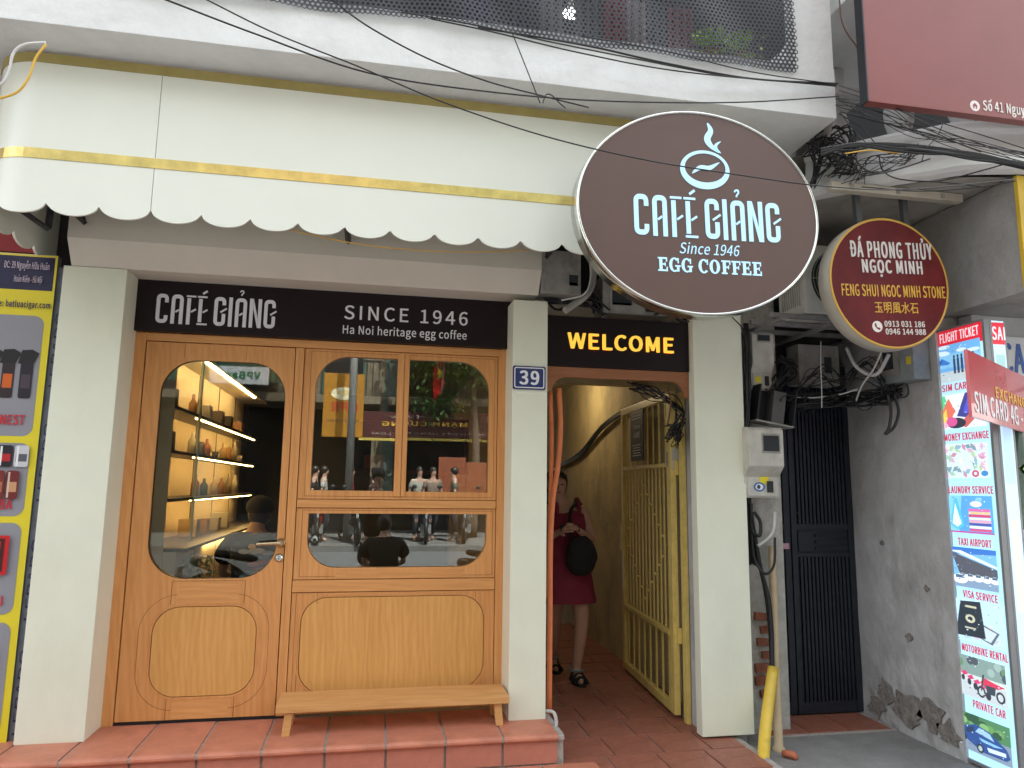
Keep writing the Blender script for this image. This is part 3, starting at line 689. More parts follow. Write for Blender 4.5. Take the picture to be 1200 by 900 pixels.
# ---- oval sign
oc = PY(822.5, 247.5, 3.17); OX, OZ = oc.x, oc.z
os_ = thing('oval_cafe_sign', 'large oval brown sign with glowing pale blue cafe name and steaming cup, steel rim', 'sign', (OX, 3.17, OZ))
RX, RZ = .651, .535
b = bmesh.new(); N = 96; prof = [(0, .10), (0, .010), (-.003, .0), (-.010, -.002), (-.014, .002), (-.016, .010)]
Rg = [[b.verts.new(((RX+o)*cos(2*pi*k/N), y, (RZ+o)*sin(2*pi*k/N))) for k in range(N)] for o, y in prof]
for A, B in zip(Rg, Rg[1:]):
    for k in range(N): f = b.faces.new((A[k], A[(k+1) % N], B[(k+1) % N], B[k])); f.smooth = True
b.faces.new(Rg[0]); bmesh.ops.recalc_face_normals(b, faces=b.faces); ob('rim', b, SILVER, os_, True)
plate('face', OVB, os_, ell(0, 0, RX-.013, RZ-.013, 96), [], .006, .09, local=True)
def PL(x, y, Y=3.176): p = PY(x, y, Y); return (p.x-OX, p.z-OZ)
a = PL(742, 231); c = PL(914, 270)
lz1 = (PL(742, 229.5)[1]+PL(914, 236)[1])/2; lz0 = (PL(742, 276.5)[1]+PL(914, 284)[1])/2
logo('wordmark', os_, a[0], c[0], lz0, lz1, .006, BLET, .004)
text('lettering', os_, 'Since 1946', PL(795, 290)[0], PL(866, 290)[0], PL(830, 299)[1], PL(830, 285.5)[1], .006, BLET, .003, .012, shear=.25)
# slab lettering
def slab(parent, x0, x1, z0, z1, y, m, s='EGG COFFEE'):
    b = bmesh.new(); x = 0.
    def rb(x0, x1, z0, z1): prism(b, R4(x+x0, x+x1, z0, z1), 0, 1)
    for ch in s:
        if ch in 'EF':
            rb(0, 1.2, 0, 1.1); rb(0, 1.2, 8.9, 10); rb(1.2, 3.6, 0, 10)
            rb(3.6, 7.6, 8.8, 10); rb(6.6, 7.6, 7.0, 8.8); rb(3.6, 5.6, 4.5, 5.6); rb(5.6, 6.3, 3.7, 6.4)
            if ch == 'E': rb(3.6, 7.9, 0, 1.2); rb(6.9, 7.9, 1.2, 3.2); x += 9.2
            else: rb(3.6, 4.8, 0, 1.1); x += 8.6
        elif ch == ' ': x += 4
        else:
            cx, cz = x+4.4, 5.0
            if ch == 'O':
                plate('', None, None, ell(cx, cz, 4.4, 5.2, 28), [ell(cx, cz, 1.9, 4.1, 28)], 0, 1, b=b); x += 10.2
            else:
                a0, a1 = radians(42), radians(318 if ch == 'C' else 300)
                ou = [(cx+4.4*cos(a0+(a1-a0)*k/24), cz+5.2*sin(a0+(a1-a0)*k/24)) for k in range(25)]
                inn = [(cx+2.0*cos(a0+(a1-a0)*k/24), cz+4.1*sin(a0+(a1-a0)*k/24)) for k in range(25)]
                prism(b, ou+inn[::-1], 0, 1); x0_ = x
                rb(7.0, 8.0, 6.2, 9.9)
                if ch == 'G': rb(4.9, 9.4, 3.6, 4.7); rb(6.3, 8.3, .2, 3.6); x += 10.2
                else: x += 9.2
    W_ = x-1.2
    for v in b.verts: v.co = Vector((x0+v.co.x/W_*(x1-x0), y-.003*(1-v.co.y), z0+v.co.z/10*(z1-z0)))
    return ob('lettering', b, m, parent, True)
slab(os_, PL(769.5, 310)[0], PL(891, 314)[0], PL(830, 320.5)[1], PL(830, 304.5)[1], .006, BLET)
# cup emblem
b = bmesh.new()
def ov(cx, cy, rx, rz, a, t0, t1): return None
c0 = PL(827, 199.5); ou = ell(c0[0], c0[1], .134, .103, 40, radians(2)); inn = ell(c0[0]+.002, c0[1]+.010, .112, .078, 40, radians(3))
plate('', None, None, ou, [inn], .002, .006, b=b)
def leafs(pts, wd): # swelling stroke
    P = sm([(p[0], p[1], 0) for p in [PL(*q) for q in pts]], 6)
    ribbon(b, [(p.x, p.y) for p in P], wd, .002, .006, taper=lambda t: max(.06, sin(pi*min(1, t*.95+.03))**.8))
leafs([(812, 203), (821, 197), (832, 197.5), (844, 191.5)], .026)
leafs([(831, 145), (834.5, 154), (830.5, 163), (834, 171), (844, 180)], .034)
leafs([(846, 167), (840.5, 171), (841, 176), (846, 180.5)], .016)
ob('cup_emblem', b, BLET, os_, True)
b = bmesh.new()
for dx in (-.35, .35): tubebm(b, [(dx, .09, .2), (dx, .17, .46)], .014, 6)
ob('bracket', b, GREYM, os_, True)
# ---- round burgundy sign
rc = PY(1042.5, 331.5, 3.52); RXc, RZc = rc.x, rc.z
rs = thing('round_stone_shop_sign', 'round burgundy sign with gold rim and Vietnamese and Chinese lettering hanging on two steel bars', 'sign', (RXc, 3.52, RZc))
RR = .392
lathe('drum', mat('light_grey_drum', (.50, .48, .42), .5, var=.1), rs, [(RR-.004, .10), (RR, .098), (RR, .004), (RR-.006, 0)], (0, 0, 0), 64, 'y', True)
lathe('gold_rim', mat('golden_rim', (.75, .45, .08), .35, var=.05), rs, [(RR-.002, -.001), (RR-.002, -.004), (RR-.02, -.004), (RR-.02, -.001)], (0, 0, 0), 64, 'y', True)
BURG = mat('burgundy_face', (.15, .014, .016), .5, var=.35, scale=5, spec=.25)
lathe('face', BURG, rs, [(RR-.016, -.002), (RR-.016, -.0055)], (0, 0, 0), 64, 'y', True)
def PR(x, y): p = PY(x, y, 3.52); return (p.x-RXc, p.z-RZc)
def tpx(parent, s, x0, x1, yc, h, fn, m, **k):
    """h px tall line of lettering, centred on row yc at its middle"""
    xm = (x0+x1)/2; a = fn(x0, yc); c = fn(x1, yc); return text('lettering', parent, s, a[0], c[0], fn(xm, yc+h/2)[1], fn(xm, yc-h/2)[1], **dict(k, m=m))
WR = mat('cream_white_letters', (.75, .72, .68), .4, var=.02); YR = mat('gold_yellow_letters', (.80, .47, .07), .4, var=.02)
KW = dict(y=-.0055, depth=.003)
tpx(rs, 'ĐÁ PHONG THỦY', 996, 1092, 291, 25, PR, WR, bold=.05, **KW)
tpx(rs, 'NGỌC MINH', 1010, 1080.5, 315.5, 20, PR, WR, bold=.05, **KW)
tpx(rs, 'FENG SHUI NGOC MINH STONE', 985, 1106, 341.5, 14, PR, YR, bold=.025, **KW)
tpx(rs, '玉明風水石', 1023, 1074, 361, 13.5, PR, YR, bold=.012, fnt='cjk', **KW)
tpx(rs, '0913 031 186', 1034, 1081, 380.5, 7, PR, WR, bold=.035, **KW)
tpx(rs, '0946 144 988', 1035, 1082, 389.5, 7, PR, WR, bold=.035, **KW)
q = PR(1025.5, 382)
prints('phone_logo', rs, [((235, 230, 226), ell(q[0], q[1], .033, .033, 20)), ((120, 20, 24), [(q[0]-.018, q[1]+.014), (q[0]-.010, q[1]+.022), (q[0]-.003, q[1]+.010), (q[0]-.006, q[1]+.004), (q[0]+.004, q[1]-.007), (q[0]+.010, q[1]-.004), (q[0]+.020, q[1]-.012), (q[0]+.013, q[1]-.020), (q[0]-.002, q[1]-.014), (q[0]-.014, q[1]-.001)])], y=-.0055)
for px in (1006, 1061):
    t = PY(px, 222 if px < 1020 else 228, 3.57); tb = bmesh.new(); bx(tb, t.x-.018, t.x+.018, 3.555, 3.585, RZc+.33, 3.31); ob('hanging_bar', tb, mat('dark_steel', (.10, .105, .11), .5, metal=.3), rs)
# ---- burgundy board above
bb = thing('burgundy_fascia_sign', 'large burgundy sign board at top right with a white house icon and street address', 'sign', (3.2, 3.05, 3.6))
YB = 2.98; a = PY(1018, 118, YB); zt = a.z+1.3
box('board', BUND, bb, a.x, a.x+2.2, YB, YB+.05, a.z-.002, zt, .003); box('edge_trim', BLKM, bb, a.x-.010, a.x-.001, YB-.004, YB+.052, a.z-.004, zt, .002)
def PB(x, y): p = PY(x, y, YB); return (p.x-3.2, p.z-3.6)
zc = (PB(1143, 125)[1]+PB(1180, 126)[1])/2; ic = PB(1142.5, 124)
prints('house_icon', bb, [((228, 216, 214), ell(ic[0], ic[1], .030, .030, 20)), ((130, 60, 60), [(ic[0]-.017, ic[1]-.001), (ic[0], ic[1]+.017), (ic[0]+.017, ic[1]-.001), (ic[0]+.012, ic[1]-.001), (ic[0]+.012, ic[1]-.016), (ic[0]+.004, ic[1]-.016), (ic[0]+.004, ic[1]-.004), (ic[0]-.004, ic[1]-.004), (ic[0]-.004, ic[1]-.016), (ic[0]-.012, ic[1]-.016), (ic[0]-.012, ic[1]-.001)])], y=YB-3.05)
x0 = PB(1152, 126)[0]
text('lettering', bb, 'Số 41 Nguyễn Hữu Huân', x0, x0+.56, zc-.044, zc+.044, YB-3.05, WR, .003, .03)
# ---- cigar banner on the left
cg = thing('cigar_shop_banner', 'tall yellow bordered tobacco shop banner with grey picture panels at the left edge', 'banner', (-1.79, 4.28, .2))
def PC(x, y): p = PY(x, y, 4.28); return (p.x+1.79, p.z-.2)
box('board', mat('banner_side', (.10, .11, .13), .5), cg, -2.55, -1.792, 4.285, 4.33, .2, 2.80, 0)
YC, GC, NC, RC = (226, 208, 44), (142, 142, 150), (30, 26, 66), (196, 24, 40)
Wb = -.76; P_ = [(YC, R4(Wb, 0, 0, 2.60)), (NC, R4(Wb, -.012, 2.395, 2.587)), ((214, 200, 130), R4(Wb, -.004, 2.594, 2.600))]
rows = [(2.25, 1.585), (1.548, 1.160), (1.125, .655), (.615, .06)]
for z1, z0 in rows: P_.append((GC, rrect(Wb, -.035, z0, z1, .05, 5, (0, 1, 1, 0))))
def item(x, z, w_, h, c, c2=None, c3=None):
    P_.append((c, rrect(x, x+w_, z, z+h, .012, 3)))
    if c2: P_.append((c2, R4(x+.008, x+w_-.008, z+h*.25, z+h*.6)))
    if c3: P_.append((c3, R4(x+w_*.15, x+w_*.3, z+h*.05, z+h*.95)))
# lighters on the first panel
for x, c, c2 in ((-.30, (90, 28, 20), (150, 60, 30)), (-.215, (44, 30, 36), (206, 96, 30)), (-.125, (34, 28, 40), (70, 60, 70)), (-.42, (60, 30, 24), None), (-.52, (34, 30, 34), (160, 40, 30))):
    item(x, 1.79, .062, .22, c, c2); P_.append(((28, 24, 30), [(x-.015, 1.98), (x+.062, 1.98), (x+.085, 2.04), (x+.05, 2.06), (x+.0, 2.055)]))
for x, c, c2 in ((-.36, (180, 40, 40), (230, 200, 190)), (-.265, (206, 170, 160), (150, 40, 50)), (-.185, (30, 28, 40), (180, 30, 40)), (-.105, (200, 200, 206), (90, 90, 100))): item(x, 1.42, .07, .115, c, c2, (235, 235, 235))
for x, c, c2 in ((-.36, (30, 40, 80), (220, 150, 40)), (-.285, (40, 50, 90), (230, 140, 40)), (-.20, (120, 40, 36), (170, 100, 70)), (-.13, (110, 36, 34), (200, 150, 110))): item(x, 1.27-.02, .062, .15, c, c2, (210, 190, 170))
P_ += [((196, 24, 30), [(-.30, .84), (-.08, .86), (-.08, 1.06), (-.30, 1.06)]), ((70, 20, 18), [(-.285, .86), (-.10, .875), (-.10, 1.045), (-.285, 1.045)])]
for k in range(7): P_.append(((226, 206, 160) if k % 2 else (200, 60, 40), R4(-.275+k*.024, -.262+k*.024, .88, 1.03)))
item(-.16, .30, .07, .2, (24, 22, 30), (60, 58, 70)); item(-.30, .30, .09, .16, (120, 60, 30), (190, 150, 90)); item(-.44, .30, .09, .2, (150, 30, 30), (220, 190, 90))
prints('banner_print', cg, P_, y=.0)
RL = mat('red_print', (.55, .012, .03), .5, var=.02); NVY = mat('navy_print', (.02, .015, .10), .5, var=.02); PK = mat('pale_pink_print', (.62, .52, .60), .5, var=.02)
text('lettering', cg, 'ĐC: 39 Nguyễn Hữu Huân', -.262, -.035, 2.500, 2.560, -.009, PK, .0008, .02)
text('lettering', cg, 'Hoàn Kiếm - Hà Nội', -.205, -.065, 2.425, 2.478, -.009, PK, .0008, .02)
text('lettering', cg, 'Website: batluacigar.com', -.36, -.010, 2.282, 2.332, -.009, NVY, .0008, .045)
text('lettering', cg, 'HONEST', -.265, -.075, 1.645, 1.70, -.009, RL, .0008, .04)
text('lettering', cg, 'COHIBA', -.285, -.090, 1.195, 1.25, -.009, RL, .0008, .04)
text('lettering', cg, 'LUBINSKI', -.33, -.085, .70, .752, -.009, RL, .0008, .04)
sd_ = box('side_strip', mat('slate_side_strip', (.17, .19, .23), .45, var=.35, scale=8), cg, -1.791, -1.742, 4.30, 4.33, .2, 2.74, 0)
for z in (.05, .62, 1.24, 1.86):
    M = Matrix.Translation((.026, 0, z)) @ Matrix.Rotation(-pi/2, 4, 'Y')
    text('lettering', cg, 'LERADO', .0, .42, -.020, .014, .0195, NVY, .0008, .01, M=M)
# ---- lightbox on the right corner
LX = 3.448
lb = thing('service_lightbox', 'tall backlit pale blue travel service board with eight picture panels on the right corner', 'lightbox', (LX, 3.895, .0), -pi/2)
FR = mat('lightbox_frame', (.30, .31, .32), .4, metal=.4)
def lbx(px, py): p = PX(px, py, LX); return (3.895-p.y, p.z)
UW_ = .430
box('casing', FR, lb, 0, UW_, .003, .13, .02, 2.545, .002, True)
box('frame', FR, lb, -.008, .008, -.008, .06, .015, 2.55, .001, True); box('frame', FR, lb, UW_-.006, UW_+.012, -.008, .06, .015, 2.55, .001, True)
box('frame', FR, lb, .0085, UW_-.0065, -.008, .06, .012, .03, .001, True); box('frame', FR, lb, .0085, UW_-.0065, -.008, .06, 2.54, 2.552, .001, True)
BG = (176, 222, 244); Q = [(BG, R4(.008, UW_-.006, .03, 2.54))]
Q.append(((206, 40, 56), R4(.008, UW_-.006, 2.425, 2.54)))
heads = [('FLIGHT TICKET', 1101, 1147, 392, 17), ('SIM CARD 4G', 1104, 1150, 452, 11), ('MONEY EXCHANGE', 1107, 1159, 511, 10), ('LAUNDRY SERVICE', 1112, 1164, 574, 10), ('TAXI AIRPORT', 1123, 1162, 636, 10), ('VISA SERVICE', 1129, 1169, 699, 10), ('MOTORBIKE RENTAL', 1128, 1182, 765, 11), ('PRIVATE CAR', 1141, 1178, 831, 11)]
pics = [(1128, 400, 445), (1131, 460, 501), (1136, 519, 560), (1140, 581, 625), (1145, 643, 690), (1152, 706, 756), (1157, 774, 822), (1163, 845, 889)]
U0, U1 = .040, .395; print('lb', [round(lbx(*q)[0], 3) for q in ((1100, 425), (1152, 425), (1110, 540), (1161, 540), (1120, 660), (1173, 660), (1135, 860), (1190, 860))])
prng = random.Random(3)
def pic(k, z0, z1):
    H = z1-z0; L = []; X = lambda t: U0+(U1-U0)*t; Z = lambda t: z0+H*t
    def r(c, a, b_, c2, d): L.append((c, R4(X(a), X(b_), Z(c2), Z(d))))
    def poly(c, pts): L.append((c, [(X(a), Z(b_)) for a, b_ in pts]))
    def el(c, a, b_, ra, rb, n=14): L.append((c, ell(X(a), Z(b_), (U1-U0)*ra, H*rb, n)))
    if k == 0:
        r((92, 160, 222), 0, 1, 0, 1); r((120, 186, 232), 0, 1, .38, .75)
        for i in range(6): el((214, 234, 248), prng.random(), .55+.4*prng.random(), .1+.08*prng.random(), .05)
        r((190, 196, 200), 0, 1, 0, .28); poly((36, 96, 190), [(.05, .5), (.18, .66), (.36, .5), (.3, .46)]); poly((20, 60, 150), [(.05, .5), (.18, .54), (.18, .66)])
        for i in range(6): r((30, 30, 60), .42+i*.08, .47+i*.08, .2, .6); el((40, 30, 40), .445+i*.08, .65, .022, .05)
    elif k == 1:
        r((238, 238, 244), 0, 1, 0, 1); poly((60, 200, 120), [(.0, .9), (.18, 1), (.3, .4), (.12, .3)]); poly((232, 90, 60), [(.1, .5), (.26, .9), (.4, .5), (.2, .1)]); poly((244, 200, 60), [(.05, .3), (.2, .6), (.22, .1)])
        poly((42, 38, 120), [(.42, .35), (.62, 1), (1, 1), (.9, .2)]); poly((70, 60, 200), [(.55, .45), (.68, .9), (.86, .92), (.8, .35)]); poly((200, 70, 60), [(.45, .1), (.95, .75), (1, .5), (.6, 0)])
        el((30, 20, 30), .4, .15, .2, .16); el((220, 60, 130), .3, .2, .12, .14); el((240, 170, 190), .12, .1, .1, .1)
    elif k == 2:
        r((214, 224, 226), 0, 1, 0, 1)
        for i in range(46):
            a, b_ = prng.random(), prng.random(); c = prng.choice([(150, 190, 160), (222, 150, 190), (120, 170, 190), (236, 236, 220), (200, 120, 150), (170, 200, 140), (110, 140, 150), (240, 200, 210)])
            a = min(max(a, .12), .88); b_ = min(max(b_, .1), .9); L.append((c, ell(X(a), Z(b_), .028, .014, 4, prng.random()*3)))
        el((200, 30, 70), .72, .12, .07, .1); el((214, 224, 226), .72, .12, .035, .05); el((40, 120, 190), .9, .12, .07, .08)
    elif k == 3:
        r((70, 150, 220), 0, 1, 0, 1); poly((120, 200, 240), [(.0, 0), (0, 1), (.4, 1), (.3, 0)]); poly((70, 180, 214), [(.12, .2), (.24, .95), (.3, .9), (.42, .2), (.28, .08)]); poly((226, 244, 250), [(.17, .24), (.25, .8), (.36, .24), (.27, .15)])
        for i, c in enumerate([(214, 60, 110), (240, 240, 244), (60, 60, 140), (240, 150, 170), (230, 230, 240), (214, 40, 90), (250, 190, 120), (226, 80, 150)]): r(c, .52, .95, .06+i*.075, .125+i*.075)
        el((250, 220, 230), .68, .78, .12, .08); el((120, 190, 220), .74, .9, .07, .06); r((200, 40, 120), 0, 1, 0, .04)
    elif k == 4:
        r((110, 176, 232), 0, 1, 0, 1); poly((40, 96, 190), [(0, .8), (0, 1), (1, 1), (1, .88), (.5, .84)]); poly((66, 60, 70), [(.1, .86), (1, .52), (1, .3), (.25, .32)]); poly((226, 232, 240), [(0, .9), (.2, .86), (1, .54), (1, .6), (.3, .92)])
        r((120, 140, 170), 0, 1, 0, .28)
        for i in range(5): el((240, 244, 248), .3+i*.16, .26, .10, .09); r((60, 80, 110), .25+i*.16, .35+i*.16, .28, .34)
        el((246, 248, 250), .25, .2, .16, .12); r((60, 80, 120), .16, .34, .22, .3)
    elif k == 5:
        r((190, 220, 240), 0, 1, 0, 1)
        for i in range(12): a = .1+prng.random()*.8; b_ = .1+prng.random()*.3; L.append((prng.choice([(220, 180, 210), (170, 200, 220), (240, 200, 190)]), ell(X(a), Z(b_), .03, .012, 4, prng.random()*3)))
        poly((80, 80, 90), [(.5, .55), (.95, .35), (.8, .05), (.45, .2)]); poly((200, 210, 220), [(.55, .48), (.9, .34), (.77, .1), (.5, .2)])
        poly((20, 20, 26), [(.22, .95), (.62, 1.0), (.68, .16), (.08, .12)]); el((200, 190, 150), .40, .56, .1, .1); el((20, 20, 26), .40, .56, .05, .05); r((200, 190, 150), .32, .54, .82, .87); r((190, 180, 150), .28, .5, .32, .36)
    elif k == 6:
        r((206, 214, 206), 0, 1, 0, 1); r((120, 140, 130), 0, 1, .55, 1)
        for i in range(10): el(prng.choice([(60, 90, 60), (90, 120, 80), (150, 170, 160), (60, 60, 66)]), prng.random(), .65+.3*prng.random(), .07, .1)
        r((196, 198, 200), 0, 1, 0, .4)
        for i in range(6):
            s_ = .7+.09*i; a = .05+i*.12; b_ = .62-i*.07
            el((30, 28, 34), a, b_-.12, .045*s_, .09*s_); poly((216, 30, 90), [(a-.04, b_), (a+.06, b_+.07), (a+.1, b_-.02), (a+.02, b_-.06)])
        for a in (.52, .88):
            el((26, 24, 28), a, .2, .085, .14); el((196, 198, 200), a, .2, .05, .09)
        poly((214, 30, 60), [(.5, .42), (.6, .56), (.78, .5), (.98, .46), (.84, .38), (.66, .34)]); poly((40, 40, 50), [(.6, .4), (.8, .4), (.78, .2), (.64, .2)]); poly((40, 40, 46), [(.56, .62), (.6, .64), (.54, .24), (.51, .22)])
    else:
        r((60, 110, 60), 0, 1, .5, 1); r((120, 130, 150), 0, 1, 0, .5)
        for i in range(14): el(prng.choice([(50, 96, 40), (90, 140, 60), (120, 170, 90), (30, 60, 30)]), prng.random(), .62+.32*prng.random(), .09, .1)
        poly((24, 50, 120), [(.06, .34), (.12, .62), (.36, .76), (.62, .68), (.92, .4), (.98, .2), (.9, .1), (.5, .08), (.3, .18)]); poly((150, 190, 230), [(.34, .56), (.42, .7), (.62, .64), (.7, .48)]); poly((20, 30, 60), [(.14, .46), (.18, .6), (.32, .68), (.3, .5)])
        poly((210, 220, 235), [(.55, .26), (.9, .3), (.9, .2), (.58, .15)]); el((20, 20, 26), .42, .16, .07, .12); el((170, 180, 190), .42, .16, .04, .07); el((20, 20, 26), .12, .32, .04, .09); poly((120, 180, 240), [(.4, .44), (.86, .4), (.7, .34), (.46, .36)])
    for i in range(26): el(prng.choice([(236, 240, 246), (120, 140, 160), (90, 96, 110), (200, 214, 230)]), prng.uniform(.03, .97), prng.uniform(.03, .97), .008+.016*prng.random(), .008+.012*prng.random(), 5)
    return [(c, [(min(max(px_, U0), U1), min(max(pz, z0), z1)) for px_, pz in pl_]) for c, pl_ in L]
for k, (px, ya, yb) in enumerate(pics):
    z1, z0 = lbx(px, ya)[1], lbx(px, yb)[1]; Q += pic(k, z0, z1)
Q = [((int(c[0]*.8+176*.2), int(c[1]*.8+222*.2), int(c[2]*.8+244*.2)) if i > 1 else c, p) for i, (c, p) in enumerate(Q)]  # inks mixed towards pale blue, the backlit glow put into the colours
def ok(poly):
    a = sum(p[0]*q[1]-q[0]*p[1] for p, q in zip(poly, poly[1:]+poly[:1])); return abs(a) > 1e-7
Q = [q for q in Q if ok(q[1])]
prints('backlit_print', lb, Q, PRINTL, y=.002, step=.00004)
RLL = mat('backlit_red_letters', (.62, .03, .06), .5, var=.02, emit=.10); WLL = mat('backlit_white_letters', (.85, .85, .9), .5, var=.02, emit=.10)
for k, (s, pa, pb, py, h) in enumerate(heads):
    zc = lbx((pa+pb)/2, py)[1]; hh = .060 if k == 0 else .044; ua = max(.018, lbx(pa, py)[0]); ub = min(UW_-.02, lbx(pb, py)[0])
    text('lettering', lb, s, ua, ub, zc-hh/2, zc+hh/2, -.001, WLL if k == 0 else RLL, .001, .045)
# front strip of the corner
fs = thing('corner_lightbox_strip', 'narrow backlit strip with red heading on the corner beside the service board', 'lightbox', (3.60, 3.450, 0))
box('casing', FR, fs, 3.475, 3.585, 3.451, 3.60, .02, 2.545, .002)
prints('backlit_print', fs, [((186, 214, 230), R4(-.112, -.03, .03, 2.54)), ((206, 40, 56), R4(-.112, -.03, 2.40, 2.53)), ((150, 190, 190), R4(-.10, -.04, 2.02, 2.34)), ((170, 200, 226), R4(-.10, -.04, 1.6, 1.95)), ((200, 206, 190), R4(-.10, -.04, .9, 1.4))], PRINTL, y=.000)
text('lettering', fs, 'SAI', -.115, -.028, 2.425, 2.505, -.003, WLL, .001, .045)
# ---- shop window beyond the corner
sw = thing('glass_shopfront', 'glazed souvenir shop front with coloured stickers at the far right edge', 'shopfront', (3.6, 3.72, 0))
box('frame', mat('steel_frame', (.42, .43, .44), .35, metal=.6), sw, 3.59, 3.63, 3.70, 3.76, .02, 2.6, .002)
box('frame', MC['steel_frame'], sw, 3.631, 5.2, 3.70, 3.76, 2.17, 2.23, .002)
box('pane', glassmat('shop_glass', .10, (.8, .86, .84)), sw, 3.631, 5.2, 3.725, 3.731, .05, 2.168, 0)
box('interior_wall', mat('grey_green_shelves', (.10, .13, .12), .7, var=.5, scale=9), sw, 3.6, 5.2, 4.25, 4.3, 0, 2.6, 0)
box('fascia', mat('pale_grey_fascia', (.46, .47, .47), .5), sw, 3.60, 5.2, 3.70, 3.80, 2.43, 2.64, .003)
st_ = []
srng = random.Random(11)
for i in range(40):
    c = srng.choice([(206, 214, 220), (90, 150, 70), (214, 60, 70), (240, 220, 90), (70, 130, 200), (240, 240, 240), (170, 200, 120)])
    x = srng.uniform(.05, .5); z = srng.uniform(.2, 2.0); st_.append((c, ell(x, z, srng.uniform(.02, .06), srng.uniform(.03, .09), srng.choice([4, 8, 12]))))
prints('stickers', sw, st_, y=.0)
cs = thing('card_sign', 'white sign with big blue CARD letters over the shop window at right', 'sign', (3.63, 3.68, 2.17))
box('board', mat('white_board', (.70, .72, .76), .4), cs, 3.61, 4.6, 3.66, 3.695, 2.24, 2.505, .003)
text('lettering', cs, 'CARD', .125, .47, .105, .295, -.0205, mat('blue_print', (.02, .10, .40), .4, var=.02), .003, .05)
# red board turned toward the street
a = PY(1133, 408, 3.02); b_ = PY(1143, 487, 3.02)
rd = thing('red_sim_card_board', 'slanting red board reading SIM CARD 4G - 5G hanging out in front of the service board', 'sign', (a.x, 3.02, b_.z-.005), radians(30))
rdw, rdh = 1.12, a.z-b_.z
M = Matrix.Shear('XZ', 4, (0, 0)); M = Matrix(((1, 0, 0, 0), (0, 1, 0, 0), (-.03, 0, 1, 0), (0, 0, 0, 1)))
REDB = mat('red_board', (.52, .02, .035), .25, var=.1, coat=.6)
box('board', REDB, rd, 0, rdw, 0, .015, 0, rdh, .002, True, M)
text('lettering', rd, 'SIM CARD 4G - 5G', .05, rdw-.08, rdh*.08, rdh*.40, -.001, WHT, .002, .045, M=M)
text('lettering', rd, 'EXCHANGE', .40, rdw-.10, rdh*.42, rdh*.60, -.001, YR, .002, .035, M=M)
tube('bracket', GREYM, rd, [(rdw, .02, rdh*.8), (rdw+.02, .3, rdh*.8), (rdw+.02, .5, rdh*.85)], .012, 0, 6, True)
# ================================================================== GATES
H0 = Vector((2.005, 4.60)); H1 = Vector((2.10, 5.86)); gw = (H1-H0).length; ga = math.atan2(H1.y-H0.y, H1.x-H0.x)
yg = thing('yellow_metal_gate', 'yellow barred metal gate standing open against the alley wall', 'gate', (H0.x, H0.y, .09), ga)
# local x runs from the hinge inwards, local +y faces the viewer's side (left)
gz = 2.13
box('hinge_stile', YEL, yg, 0, .075, -.02, .02, 0, gz, .003, True); box('end_stile', YEL, yg, gw-.05, gw, -.02, .02, 0, gz, .003, True)
box('top_bar', YEL, yg, .075, gw-.05, -.02, .02, gz-.055, gz, .003, True); box('bottom_bar', YEL, yg, .075, gw-.05, -.02, .02, .0, .055, .003, True)
for z in (1.62, .50): box('cross_bar', YEL, yg, .075, gw-.05, -.012, .026, z-.014, z+.014, .002, True)
b = bmesh.new(); bx(b, -.008, .008, -.005, .005, 0, 1, bev=0); bar = bpy.data.meshes.new('bar'); b.to_mesh(bar); b.free(); bar.materials.append(YEL)
nb = 13; xs = [.075+(gw-.125)*(i+.5)/nb for i in range(nb)]
for i, x in enumerate(xs):
    shared('bar', bar, yg, (x, 0, .514), sc=(1, 1, 1.092))
for i in range(8):
    x = .075+(gw-.125)*(i+.5)/8
    shared('bar', bar, yg, (x, 0, 1.634), sc=(1, 1, gz-.055-1.634)); shared('bar', bar, yg, (x, 0, .055), sc=(1.5, 1, .431))
b = bmesh.new(); bmesh.ops.create_uvsphere(b, u_segments=8, v_segments=6, radius=.011); kn = bpy.data.meshes.new('knob'); b.to_mesh(kn); b.free(); kn.materials.append(YEL)
for i, x in enumerate(xs):
    d = abs(i-6)/6
    for z in (1.06+(1-d)*.42, 1.06-(1-d)*.42): shared('knob', kn, yg, (x, .014, z))
for k in range(2): box('hinge', YEL, yg, -.03, .02, -.028, .0, .45+k*1.1, .55+k*1.1, .003, True)
box('latch_box', YEL, yg, gw-.10, gw-.04, .021, .045, .95, 1.15, .004, True)
gp = box('gate_post', YEL, None, 2.028, 2.056, 4.505, 4.56, .06, 2.20, .003)
tag(gp, 'yellow upright post the open gate hangs from, against the alley wall end', 'post')
nc = thing('black_notice_plate', 'small black notice with white lines hung on the upper bars of the yellow gate', 'notice', tuple(Vector((H0.x, H0.y, 0))+Vector((cos(ga), sin(ga), 0))*.72+Vector((0, 0, 1.78))), ga+pi)
# its face looks to the viewer: local -y after the half turn
box('plate', BLKM, nc, -.17, .17, -.042, -.034, -.02, .37, .002, True)
text('lettering', nc, 'OPEN', -.07, .09, .23, .26, -.042, WHT, .001, .02); text('lettering', nc, 'CAFE', -.07, .09, .16, .205, -.042, WHT, .001, .03)
boxes('print_lines', WHT, nc, [(-.12, .12, -.0435, -.0425, .31+k*.02, .315+k*.02) for k in range(2)]+[(-.11+.02*(k % 2), .11-.02*(k % 2), -.0435, -.0425, .02+k*.02, .025+k*.02) for k in range(5)], local=True)
al = thing('alley_ceiling_lamp', 'round warm lamp glowing under the alley ceiling above the yellow wall', 'lamp', (1.75, 6.9, 2.68))
lathe('base', PLAS, al, [(.09, 0), (.09, -.03), (.08, -.035)], (0, 0, 0), 20, local=True); sphere('diffuser', mat('lit_warm_diffuser', (1, .8, .5), .4, var=0, emit=1.5), al, (0, 0, -.04), (.075, .075, .05), 16)
